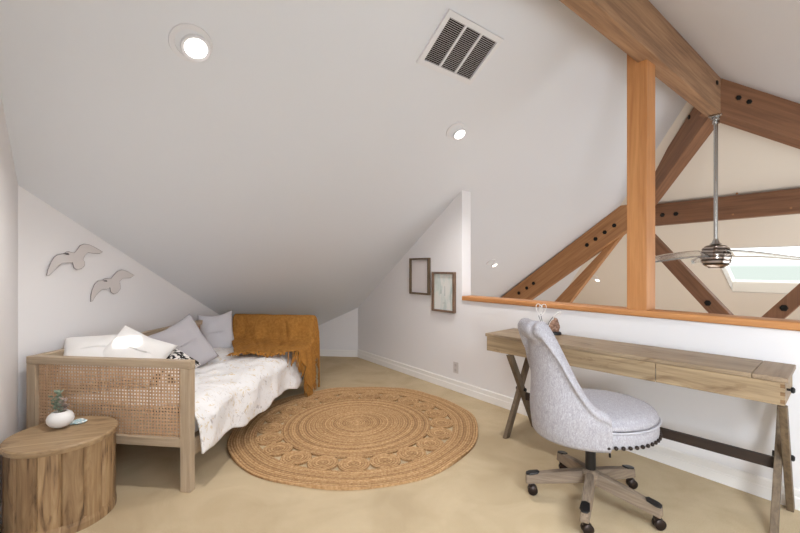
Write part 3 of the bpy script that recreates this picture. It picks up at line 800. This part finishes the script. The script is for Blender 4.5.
# mustard throw over the far panel
def throw():
    root = thing('throw_blanket', 'mustard yellow woven throw with fringe draped over the far panel of the daybed', 'blanket', BM)
    # path over the rail: (y, z), from the outside hem inward
    path = [(BL + .022, .40), (BL + .022, .50), (BL + .02, .62), (BL + .018, .73), (BL + .005, .772), (BL - .024, .780), (BL - .052, .770), (BL - .07, .73), (BL - .09, .64), (BL - .12, .56), (BL - .17, .52), (BL - .25, .508)]
    xs = [-.845 + .0125 * i for i in range(int((.86 + .46) / .0125))]
    vs, fs, ends, endd = [], [], [], []
    NB = 46
    for x in xs:
        k = max(0, min(1, (x + .32) / .34))
        yend = 1.38 + .04 * math.sin(x * 9) + k * .06
        if x > .02: yend = 1.46 + min(.3, (x - .02) * .7)
        pts = path + [(path[-1][0] + (yend - path[-1][0]) * j / 6, .506 - .006 * j / 6) for j in range(1, 7)]
        # resample
        cum = [0]
        for a, b2 in zip(pts, pts[1:]): cum.append(cum[-1] + math.hypot(b2[0] - a[0], b2[1] - a[1]))
        for j in range(NB + 1):
            d = cum[-1] * j / NB; m = 0
            while m < len(cum) - 2 and cum[m + 1] < d: m += 1
            f = (d - cum[m]) / max(1e-9, cum[m + 1] - cum[m])
            y = pts[m][0] + (pts[m + 1][0] - pts[m][0]) * f; z = pts[m][1] + (pts[m + 1][1] - pts[m][1]) * f
            p = Vector((x * 6, d * 6, 2.0)); n1 = noise.noise(p) + .4 * noise.noise(p * 2.5)
            fold = .020 * math.sin(x * 22 + 2.5 * noise.noise(p * .6)) * (.25 + .75 * min(1, max(0, (.74 - z) / .15)))
            deep = -.022 * math.exp(-((x + .70) / .018) ** 2) + -.02 * math.exp(-((x + .22 + (z - .6) * .3) / .02) ** 2)
            if y > BL - .02: y += abs(fold) + .004 * n1
            else: 
                wv_ = min(1, max(0, (.76 - z) / .1))
                y -= (fold + .012 + deep + .012 * n1) * wv_; z += (.014 * n1 + .008 + abs(fold) * .5) * wv_
            xx = x
            if x > .012:
                e = x - .012; xx = .012 + min(e, .045) * .9 + .016 * (math.sin(y * 40 + 1) + 1) * min(1, e * 6)
                drop = max(0, e - .03)
                z = z - drop * 1.1 if drop > 0 else z
                if y < BL - .15: xx += .03
            wl = min(1, max(0, -x / .8)); xx += wl * max(0, 1.92 - y) * .62 * min(1, max(0, (1.92 - y) / .1))
            vs.append((xx, y, max(z, .02)))
        ends.append(len(vs) - 1)
    n = NB + 1
    for i in range(len(xs) - 1):
        for j in range(NB):
            a = i * n + j; fs.append((a, a + 1, a + n + 1, a + n))
    me = bpy.data.meshes.new('blanket_cloth'); me.from_pydata(vs, [], fs)
    for p in me.polygons: p.use_smooth = True
    me.materials.append(mustm)
    o = bpy.data.objects.new('blanket_cloth', me); C.objects.link(o); o.parent = root
    s = o.modifiers.new('s', 'SOLIDIFY'); s.thickness = .007; s.offset = 1
    # fringe
    bm = bmesh.new()
    rnd = random.Random(3)
    for q, e in enumerate(ends):
        b0 = Vector(vs[e]); prev = Vector(vs[e - 3]); dr = (b0 - prev).normalized()
        for r in range(2):
            L = rnd.uniform(.08, .15); side = rnd.uniform(-.03, .03)
            p0 = b0 + Vector((rnd.uniform(-.006, .006), .01, .006)); pts = [p0]
            onx = b0.x < .0
            for m in range(1, 5):
                t = m / 4
                if onx: pts.append(p0 + Vector((side * t + .012 * math.sin(t * 5 + q), -L * t, .010 * math.sin(PI * t) - .006 * t)))
                else: pts.append(p0 + Vector((.006 * math.sin(q + t * 4), -L * .25 * t, -L * t)))
            for pz in pts: pz.z = max(pz.z, .006)
            tube(bm, pts, .0042, 5)
    # tassels hanging off the drape's outer edge (front side, near the leg)
    last = (len(xs) - 1) * n
    for j in range(0, NB + 1):
        b0 = Vector(vs[last + j])
        for r in range(2):
            L = rnd.uniform(.06, .10); pts = [b0 + Vector((0, rnd.uniform(-.008, .008), 0))]
            for m in range(1, 5): pts.append(pts[0] + Vector((.006 * math.sin(j + m), .008 * math.sin(j * 2 + m), -L * m / 4)))
            for pz in pts: pz.z = max(pz.z, .006)
            tube(bm, pts, .0042, 5)
    # knotted band a little above the hem, on the quilt
    fr_ = bm_obj('fringe', bm, mustm, root, smooth=True, angle=0); fr_['kind'] = 'stuff'
throw()

# ------------------------------------------------------------------ drum side table
TC = Vector((-1.768, 2.098, 0)); TR = .238; THt = .435
tbl = thing('side_table', 'round drum side table of mixed brown wooden staves beside the daybed', 'side table', Matrix.Translation(TC) @ Matrix.Rotation(.35, 4, 'Z'))
bm = bmesh.new(); seg = NST * 10; prof = []
ringz = [0.0, .006, .03, .05, .056, .2, THt - .036, THt - .0305]
rings = []
for z in ringz:
    row = []
    for k in range(seg):
        ph = (k % 10) / 10; g = .009 if (k % 10) == 0 else 0
        r = TR - .012 - g * (1 if z > .05 else 0); r = r + (.004 if z < .05 else 0)
        a = 2 * PI * k / seg; row.append(bm.verts.new((r * math.cos(a), r * math.sin(a), z)))
    rings.append(row)
for i in range(len(rings) - 1):
    for k in range(seg): bm.faces.new((rings[i][k], rings[i][(k + 1) % seg], rings[i + 1][(k + 1) % seg], rings[i + 1][k]))
bm.faces.new(rings[0][::-1]); bm.faces.new(rings[-1])
bm_obj('stave_drum', bm, stavem, tbl)
bm = bmesh.new(); lathe(bm, [(TR - .004, THt - .03), (TR, THt - .024), (TR, THt - .006), (TR - .006, THt), (0, THt)], 64)
bm_obj('table_top', bm, drumtop, tbl, smooth=True, angle=35)
# vase with sprigs
vz = THt + .001
vb = hit(54, 430.5, (0, 0, 1, THt))
vase = thing('round_vase', 'squat white ceramic bowl vase holding pale green sprigs on the drum table', 'vase', Matrix.Translation((vb.x, vb.y + .04, vz)))
bm = bmesh.new(); pr = []
for k in range(25):
    a = math.radians(-80 + 138 * k / 24); pr.append((.060 * math.cos(a), .047 + .047 * math.sin(a)))
pr += [(.029, .087), (.026, .084), (.03, .07), (0, .06)]
lathe(bm, pr, 40); 
bm_obj('bowl', bm, plain('white_ceramic', (226, 224, 222), .3), vase, smooth=True, angle=0)
leafm, nt, b = newmat('sage_leaf', .6); f = nnoise(nt, coords(nt), 60, 3)
nt.links.new(ramp(nt, f, [(.3, s2l((98, 116, 96))), (.7, s2l((152, 162, 142)))]), b.inputs['Base Color'])
leafm2 = plain('dusty_leaf', (150, 132, 124), .7)
def sprig(base, tip, mat, seed):
    rnd = random.Random(seed); base = Vector(base); tip = Vector(tip)
    bm = bmesh.new(); tube(bm, [base, (base + tip) / 2 + Vector((.004, 0, .005)), tip], .0016, 6)
    for k in range(17):
        t = .3 + .7 * k / 16; p = base.lerp(tip, t); a = rnd.uniform(0, 2 * PI); el = rnd.uniform(.1, .8)
        d = Vector((math.cos(a) * math.cos(el), math.sin(a) * math.cos(el), math.sin(el))); s = d.cross(up3).normalized(); L = rnd.uniform(.022, .034); w = L * .5; nn_ = d.cross(s)
        vs = []
        for (f1, f2, f3) in ((0, 0, 0), (.35, 1, .1), (.75, .8, .1), (1, 0, 0), (.75, -.8, .1), (.35, -1, .1)):
            vs.append(bm.verts.new(p + d * L * f1 + s * w * .7 * f2 + nn_ * L * f3))
        vs2 = [bm.verts.new(v.co + nn_ * .0012) for v in vs]
        bm.faces.new(vs); bm.faces.new(vs2[::-1])
        for i in range(6): bm.faces.new((vs[i], vs[(i + 1) % 6], vs2[(i + 1) % 6], vs2[i]))
    return bm_obj('sprig', bm, mat, vase)
sprig((0, 0, .052), (-.045, 0, .165), leafm, 1); sprig((0, 0, .052), (-.022, .01, .185), leafm, 2); sprig((.005, 0, .052), (.02, 0, .15), leafm2, 3); sprig((0, 0, .052), (0, -.01, .14), leafm, 4)
# blue and white shell dish
dp = hit(76, 424, (0, 0, 1, THt))
bm = bmesh.new(); N = 28; lay = []
for (rs, z) in ((.55, 0), (.9, .004), (1.0, .011), (.85, .013), (.5, .009), (0.02, .007)):
    row = []
    for k in range(N):
        a = 2 * PI * k / N; r = .036 * rs * (1 + .13 * math.sin(5 * a + .6) + .07 * math.sin(9 * a)); row.append(bm.verts.new((r * 1.15 * math.cos(a), r * math.sin(a), z + .003 * math.sin(4 * a) * rs * (z > .003))))
    lay.append(row)
for i in range(len(lay) - 1):
    for k in range(N): bm.faces.new((lay[i][k], lay[i][(k + 1) % N], lay[i + 1][(k + 1) % N], lay[i + 1][k]))
bm.faces.new(lay[0][::-1]); bm.faces.new(lay[-1])
sm, nt, b = newmat('blue_glaze', .25); f = nnoise(nt, coords(nt), 45, 3, 1)
nt.links.new(ramp(nt, f, [(.42, s2l((226, 230, 230))), (.52, s2l((130, 182, 194))), (.62, s2l((222, 228, 228)))]), b.inputs['Base Color'])
o = bm_obj('trinket_dish', bm, sm, M=Matrix.Translation((dp.x - .0, dp.y + .012, THt + .001)), smooth=True, angle=0)
tag(o, 'small wavy blue and white trinket dish right of the vase', 'dish')

# ------------------------------------------------------------------ desk
DZ = .775
dFL = Vector((.675, 3.175, 0)); dFR = Vector((1.825, 1.880, 0))
dx_ = (dFR - dFL); DL = dx_.length; dx_.normalize()
# local x along the front (left to right), local y from front to back, z up
DM = Matrix((dx_, up3.cross(dx_), up3)).transposed().to_4x4(); DM.translation = dFL
DD = .408
print('desk', DL, 'n corners', (DM @ Vector((0, DD, 0))).dot(nv), (DM @ Vector((DL, DD, 0))).dot(nv))
desk = thing('writing_desk', 'long light wooden writing desk with crossed legs along the half wall', 'desk', DM)
def dpart(name, lo, hi, mat, bev=.003, par=None):
    bm = bmesh.new(); box(bm, lo, hi); return bm_obj(name, bm, mat, par or desk, bevel=bev)
TT = .024; BB = .13
dpart('desk_top', (.0, 0, DZ - TT), (DL - BB - .0015, DD, DZ), deskt, .004)
dpart('breadboard_end', (DL - BB, 0, DZ - TT), (DL, DD, DZ), wood('desk_end_wood', (112, 94, 76), (138, 118, 96), (156, 136, 112), 1, 1.0, .5, .15), .004)
AZ0, AZ1 = DZ - .137, DZ - TT - .0005
fxs = .012
dpart('end_panel', (fxs, .018, AZ0), (fxs + .02, DD - .03, AZ1), deska, .002)
ep = dpart('end_panel', (DL - fxs - .02, .018, AZ0), (DL - fxs, DD - .03, AZ1), deska, .002)
bm = bmesh.new(); lathe(bm, [(.006, 0), (.006, .012), (.014, .016), (.015, .024), (.009, .03), (0, .031)], 20)
bm_obj('end_knob', bm, black, desk, smooth=True, M=Matrix.Translation((DL - fxs, .085, DZ - .07)) @ Matrix.Rotation(PI / 2, 4, 'Y'))
dpart('back_panel', (fxs + .021, DD - .05, AZ0), (DL - fxs - .021, DD - .03, AZ1), deska, .002)
xm = DL * .683
for (a, b2) in ((fxs + .0, xm - .0015), (xm + .0015, DL - fxs - .0)):
    dr = dpart('drawer', (a, -.0 + .006, AZ0 + .002), (b2, .017, AZ1 - .001), deska, .002)
# dovetails on the right corner
for k in range(3):
    zz = AZ0 + .012 + k * .037
    dpart('dovetail', (DL - fxs - .016, .0045, zz), (DL - fxs + .001, .0178, zz + .018), wood('dovetail_wood', (96, 70, 46), (120, 90, 60), (140, 108, 76), 0), .001)
# crossed legs at each end
def xleg(x, sgn, first):
    z0, z1 = .0, AZ0; ya, yb = .015, DD - .03
    L = math.hypot(yb - ya, z1 - z0); w, t = .052, .03
    for (y0, y1, xo) in ((ya, yb, 0), (yb, ya, t + .002)):
        # from foot y0 to head y1
        u = Vector((0, y1 - y0, z1 - z0)).normalized(); hw = w / 2 / abs(u.z)
        xa, xb = x + xo - (t), x + xo
        bm = bmesh.new(); q = []
        for xx in (xa, xb):
            q.append([bm.verts.new((xx, y0 - hw, z0)), bm.verts.new((xx, y0 + hw, z0)), bm.verts.new((xx, y1 + hw, z1)), bm.verts.new((xx, y1 - hw, z1))])
        bm.faces.new(q[0]); bm.faces.new(q[1][::-1])
        for i in range(4): bm.faces.new((q[0][i], q[0][(i + 1) % 4], q[1][(i + 1) % 4], q[1][i]))
        bm_obj('leg', bm, legz, desk, bevel=.003)
    bm = bmesh.new(); lathe(bm, [(.016, -.008), (.016, t * 2 + .01), (.01, t * 2 + .016)], 6)
    bm_obj('cross_bolt', bm, black, desk, M=Matrix.Translation((x - t, (ya + yb) / 2, z1 / 2 + .02)) @ Matrix.Rotation(PI / 2, 4, 'Y'))
legz = wood('desk_leg_upright', (76, 62, 48), (102, 86, 68), (126, 108, 86), 2, 1.0, .6, .2)
xleg(.20, 1, True); xleg(DL - .036, -1, False)
dpart('stretcher', (.20, DD / 2 + .005, .255), (DL - .067, DD / 2 + .03, .312), deskd, .003)

# things on the desk : small stone figure on black foot, wire flowers
sp0 = DM @ Vector((0, 0, 0))
def on_desk(u, yb):   # world point on the desk top under pixel column u, yb back from the front edge
    # plane: local y = yb
    nrm = (DM.to_3x3() @ Vector((0, 1, 0))); e = nrm.dot(DM @ Vector((0, yb, 0)))
    p = hit(u, 300, (nrm.x, nrm.y, 0, e)); p.z = DZ; return p
rp = on_desk(555, .35)
rock = thing('stone_ornament', 'brown stone ornament on a black foot, on the desk behind the chair', 'ornament', Matrix.Translation(rp + up3 * .0005))
bm = bmesh.new(); bmesh.ops.create_icosphere(bm, subdivisions=4, radius=1)
for v in bm.verts:
    n1 = noise.noise(v.co * 1.7) * .28 + noise.noise(v.co * 4) * .12
    v.co = Vector((v.co.x * .040, v.co.y * .030, v.co.z * .058)) * (1 + n1) ; v.co.x += .0; v.co.x *= 1 - .35 * max(0, v.co.z / .05)
    v.co.z += .070
rkm, nt, b = newmat('brown_stone', .8); f = nnoise(nt, coords(nt), 38, 6, .8, .7)
nt.links.new(ramp(nt, f, [(.3, s2l((66, 50, 42))), (.5, s2l((140, 106, 88))), (.7, s2l((190, 160, 140)))]), b.inputs['Base Color']); bump(nt, b, f, .6, .006)
bm_obj('stone', bm, rkm, rock, smooth=True, angle=0)
bm = bmesh.new(); lathe(bm, [(.044, 0), (.046, .008), (.040, .020), (.03, .026), (0, .026)], 24, sx=1.1, sy=.7); bm_obj('foot', bm, black, rock, smooth=True, angle=40)
wp = on_desk(543, .34)
fl_ = thing('wire_flowers', 'thin dark wire stems with white looped petals, on the desk behind the chair', 'ornament', Matrix.Translation(wp + up3 * .0005))
rd = Vector((dx_.x, dx_.y, 0))
sx_ = Vector((1, 0, 0)) ; 
bm = bmesh.new(); lathe(bm, [(.028, 0), (.028, .006), (.02, .009), (0, .009)], 24); bm_obj('base', bm, black, fl_, smooth=True, angle=40)
wm_ = plain('wire_dark', (60, 56, 56), .4, .6); wpet = plain('wire_white', (236, 232, 228), .5)
def stem(pts, r=.0022):
    bm = bmesh.new(); tube(bm, pts, r, 6); return bm_obj('stem', bm, wm_, fl_, smooth=True, angle=0)
def petal(c, w, h, ang):
    bm = bmesh.new(); pts = []
    for k in range(20):
        a = 2 * PI * k / 20; x = w * math.sin(a) * (1 - .35 * math.cos(a)); z = h * (1 - math.cos(a)) / 2
        pts.append((c[0] + x * math.cos(ang) + z * math.sin(ang), c[1], c[2] - x * math.sin(ang) + z * math.cos(ang)))
    tube(bm, pts, .0026, 6, True); return bm_obj('petal', bm, wpet, fl_, smooth=True, angle=0)
stem([(.01, 0, .008), (0, 0, .07), (-.01, 0, .11), (-.018, 0, .155)])
stem([(.01, 0, .008), (.05, 0, .09), (.08, 0, .13)]); stem([(.0, 0, .008), (-.02, 0, .10), (-.035, 0, .14)])
petal((-.018, 0, .14), .020, .095, -.25); petal((-.018, 0, .14), .020, .095, .35); petal((.08, 0, .125), .009, .075, .95); petal((-.018, 0, .155), .012, .07, 0)

# ------------------------------------------------------------------ desk chair
AL = math.radians(15)
CM = Matrix.Translation((1.06, 2.225, 0)) @ Matrix.Rotation(AL, 4, 'Z')      # local x = facing direction
chair = thing('desk_chair', 'grey upholstered swivel desk chair with nailhead trim and wooden five-star base', 'chair', CM)
A_, B_ = .315, .275
def shell():
    NP, PHM = 84, math.radians(71); cols = []; bm = bmesh.new()
    for i in range(NP + 1):
        ph = -PHM + 2 * PHM * i / NP; a = abs(ph)
        t = min(1, max(0, (a - math.radians(20)) / math.radians(46))); sm_ = t ** .8
        sm_ = sm_ * sm_ * (3 - 2 * sm_)
        zt = .99 - (.99 - .585) * sm_
        if t >= 1: zt -= .02 * (a - math.radians(66)) / math.radians(5)
        bk = 1 - sm_                     # 1 at the back
        ca, sa = -math.cos(ph), math.sin(ph)
        th = .055
        rr_ = .030 + .020 * bk
        pleat = 1 - .22 * bk * sum(math.exp(-((ph - math.radians(q)) / .05) ** 2) for q in (-34, -12, 12, 34))
        sec = []
        for k in range(7): sec.append((-th, .43 + (zt - .03 - .43) * k / 6, 0))
        cxr, czr = -.022 + .022 * bk, zt - .02
        for k in range(11):
            an = math.radians(180 - 235 * k / 10); r2_ = rr_ * (pleat if k > 3 else 1)
            sec.append((cxr + r2_ * math.cos(an), czr + r2_ * math.sin(an), 0))
        zlo = sec[-1][1] - .02
        for k in range(11): sec.append((-.002, zlo + (.405 - zlo) * k / 10, 0))
        sec.append((-.012, .39, 0)); sec.append((-th, .39, 0))
        row = []
        for (ro, z, _) in sec:
            lean = .06 * max(0, (z - .48) / .5) ** 1.15
            narrow = 1 - .20 * max(0, (z - .5) / .5)
            bulge = .018 * math.exp(-((z - .52) / .12) ** 2)
            x = ca * (A_ + ro + bulge) - lean * (.35 + .65 * bk); y = sa * (B_ + ro + bulge) * narrow
            row.append(bm.verts.new((x, y, z)))
        cols.append(row)
    n = len(cols[0])
    for i in range(NP):
        for j in range(n): bm.faces.new((cols[i][j], cols[i][(j + 1) % n], cols[i + 1][(j + 1) % n], cols[i + 1][j]))
    bm.faces.new(cols[0]); bm.faces.new(cols[-1][::-1])
    return bm
bm = shell(); bm_obj('backrest', bm, chenm, chair, smooth=True, angle=70)
# tuft seams and buttons on the roll
# seat
bm = bmesh.new()
lathe(bm, [(0, .40), (.93, .40), (.985, .41), (1.0, .43), (1.0, .47), (.985, .484), (.96, .487)], 72, sx=A_ + .0, sy=B_ + .012)
for v in bm.verts: v.co.x += .035
bm_obj('seat_band', bm, chenm, chair, smooth=True, angle=0)
bm = bmesh.new()
prf = [(.965, .488), (1.0, .498), (1.0, .51), (.97, .528)] + [(.9 * math.cos(math.radians(k * 9)) + .05 * math.cos(math.radians(k * 9)), .53 + .042 * math.sin(math.radians(k * 9))) for k in range(0, 10)] + [(0, .572)]
lathe(bm, [(r, z) for r, z in prf], 72, sx=A_ - .002, sy=B_ + .008)
for v in bm.verts: v.co.x += .035
bm_obj('seat_cushion', bm, chenm, chair, smooth=True, angle=0)
bm = bmesh.new(); tube(bm, [(.035 + (A_ + .004) * math.cos(2 * PI * k / 72), (B_ + .014) * math.sin(2 * PI * k / 72), .489) for k in range(72)], .005, 8, True)
bm_obj('seat_piping', bm, plain('grey_piping', (176, 174, 180), .8), chair, smooth=True, angle=0)
nbm = bmesh.new(); lathe(nbm, [(.0100, -.004), (.0098, .003), (.007, .007), (0, .0085)], 12)
nail0 = None
for k in range(38):
    a = math.radians(-118 + 236 * k / 37)
    p = Vector((.035 + (A_ + .005) * math.cos(a), (B_ + .016) * math.sin(a), .418)); nrm = Vector((math.cos(a), math.sin(a), 0))
    q = nrm.to_track_quat('Z', 'Y').to_matrix().to_4x4(); q.translation = p
    if nail0 is None: nail0 = bm_obj('nailhead', nbm, darkm, chair, smooth=True, M=q, angle=0)
    else:
        c = nail0.copy(); C.objects.link(c); c.parent = chair; c.matrix_basis = q
# mechanism
bm = bmesh.new(); cyl(bm, (0, 0, 0), .027, .11, .30, 24); cyl(bm, (0, 0, 0), .018, .30, .385, 20); bm_obj('gas_column', bm, black, chair, smooth=True)
bm = bmesh.new(); box(bm, (-.09, -.07, .372), (.09, .07, .391)); bm_obj('seat_plate', bm, black, chair, bevel=.004)
bm = bmesh.new(); tube(bm, [(.04, -.03, .375), (.055, -.06, .36), (.058, -.075, .32), (.058, -.078, .27)], .006, 8); bm_obj('height_lever', bm, black, chair, smooth=True, angle=0)
bm = bmesh.new(); lathe(bm, [(.045, .105), (.052, .115), (.052, .165), (.036, .178), (.028, .18)], 32); bm_obj('hub', bm, chairw, chair, smooth=True)
for ai, aw in enumerate((168, 96, 24, -48, -120)):
    a = math.radians(aw) - AL
    R = Matrix.Rotation(a, 4, 'Z')
    bm = bmesh.new(); N = 12; prev = None; RL = .345
    for k in range(N + 1):
        t = k / N; x = .03 + (RL - .03) * t; w = .026 - .004 * t + .003 * math.sin(PI * t)
        zt = .168 - .058 * (t ** 1.25) + .004; zb2 = .105 - .04 * (t ** 1.1)
        zt += 0 
        row = [bm.verts.new((x, -w, zb2)), bm.verts.new((x, w, zb2)), bm.verts.new((x, w * .82, zt)), bm.verts.new((x, -w * .82, zt))]
        if prev:
            for i in range(4): bm.faces.new((prev[i], prev[(i + 1) % 4], row[(i + 1) % 4], row[i]))
        else: bm.faces.new(row[::-1])
        prev = row
    bm.faces.new(prev)
    lg = bm_obj('chair_leg', bm, chairw, chair, M=R, bevel=.005)
    bm = bmesh.new()
    pts = [(RL - .065, -.020), (RL - .02, -.024), (RL - .002, -.014), (RL, 0), (RL - .002, .014), (RL - .02, .024), (RL - .065, .020), (RL - .075, 0)]
    prism(bm, pts, .112, .122)
    for v in bm.verts: v.co.z += (RL - v.co.x) * .22
    bm_obj('toe_cap', bm, black, lg, bevel=.003)
    cs = bpy.data.objects.new('caster', None)
    bm = bmesh.new(); cyl(bm, (0, 0, 0), .008, .03, .075, 12)
    box(bm, (-.012, -.012, .045), (.012, .012, .062))
    M2 = Matrix.Translation((RL - .025, 0, 0)) @ Matrix.Rotation(ai * 1.3, 4, 'Z')
    cst = bm_obj('caster', bm, darkm, lg, M=M2, bevel=.002)
    # wheels share the caster's mesh level: two hooded wheels
    bm = bmesh.new()
    for s in (-1, 1):
        b3 = bmesh.new(); lathe(b3, [(0, .002), (.020, .002), (.027, .006), (.027, .017), (.021, .022), (0, .024)], 24)
        me_ = bpy.data.meshes.new('t'); b3.to_mesh(me_); b3.free()
        off = len(bm.verts); bm.from_mesh(me_); bm.verts.ensure_lookup_table()
        Rm = Matrix.Translation((-.012, 0, .028)) @ Matrix.Rotation(-PI / 2 * s, 4, 'X')
        for v in list(bm.verts)[off:]: v.co = Rm @ v.co
        bpy.data.meshes.remove(me_)
    bm_obj('caster_wheels', bm, darkm, lg, M=M2, smooth=True, angle=35)

# ------------------------------------------------------------------ camera, light
cam = bpy.data.cameras.new('camera'); cam.lens = 18; cam.sensor_width = 36; cam.shift_y = 0.5 / 800
co = bpy.data.objects.new('camera', cam); C.objects.link(co); co.location = (0, 0, H0); co.rotation_euler = (PI / 2, 0, 0); cam.clip_start = .02
bpy.context.scene.camera = co
w = bpy.data.worlds.new('world'); bpy.context.scene.world = w; w.use_nodes = True
nt = w.node_tree; bg = nt.nodes['Background']
tc = nt.nodes.new('ShaderNodeTexCoord'); sp = nt.nodes.new('ShaderNodeSeparateXYZ'); nt.links.new(tc.outputs['Generated'], sp.inputs[0])
cr = ramp(nt, sp.outputs[2], [(0.0, (.42, .46, .43, 1)), (0.02, (1.1, 1.13, 1.15, 1))])
nt.links.new(cr, bg.inputs[0]); bg.inputs[1].default_value = 1.25
def area(name, loc, target, sx, sy, e, col=(1, 1, 1)):
    l = bpy.data.lights.new(name, 'AREA'); l.shape = 'RECTANGLE'; l.size = sx; l.size_y = sy; l.energy = e; l.color = col
    o = bpy.data.objects.new(name, l); C.objects.link(o); o.location = loc
    d = (Vector(target) - Vector(loc)).normalized(); o.rotation_euler = d.to_track_quat('-Z', 'Y').to_euler(); return o
area('end_wall_fill', ND((n0 + n1) / 2, DE - .05, (z0 + z1) / 2), ND((n0 + n1) / 2, 3, 1.25), n1 - n0, z1 - z0, 100, (.85, .925, 1.0))  # added fill light in the opening behind the camera
area('roof_slope_fill', r2(1.4, -.75) - up3 * .06, r2(1.4, -.75) - up3 + Vector((0, .25, 0)), 1.6, .8, 50, (.85, .925, 1.0))  # added fill under the roof slope, no window there
area('left_side_fill', ND(LN + .05, -.85, 1.0), ND(3, .8, .8), 1.1, .9, 50, (.85, .925, 1.0))  # unseen fill lamp before the left wall, which has no opening
area('void_fill', ND(6.0, DE + .15, .4), ND(6.0, 6, .8), 4.0, 2.0, 55, (.90, .95, 1.0))  # added fill across the void, standing in for daylight
area('void_low_fill', ND(6.2, 2.5, -2.3), ND(6.2, 2.5, 2), 3.0, 3.5, 34, (1.0, .97, .93))  # added upward fill from the lower storey, not a fixture
sun = bpy.data.lights.new('sun', 'SUN'); sun.energy = 9; sun.angle = math.radians(.6); sun.color = (1, .95, .86)
so = bpy.data.objects.new('sun', sun); C.objects.link(so); so.rotation_euler = (-sun_dir).to_track_quat('-Z', 'Y').to_euler()
sc = bpy.context.scene
sc.view_settings.view_transform = 'Standard'; sc.view_settings.look = 'None'; sc.view_settings.gamma = 1; sc.view_settings.use_curve_mapping = False
sc.view_settings.exposure = 0.76
sc.cycles.use_denoising = True
sc.cycles.max_bounces = 14; sc.cycles.diffuse_bounces = 12
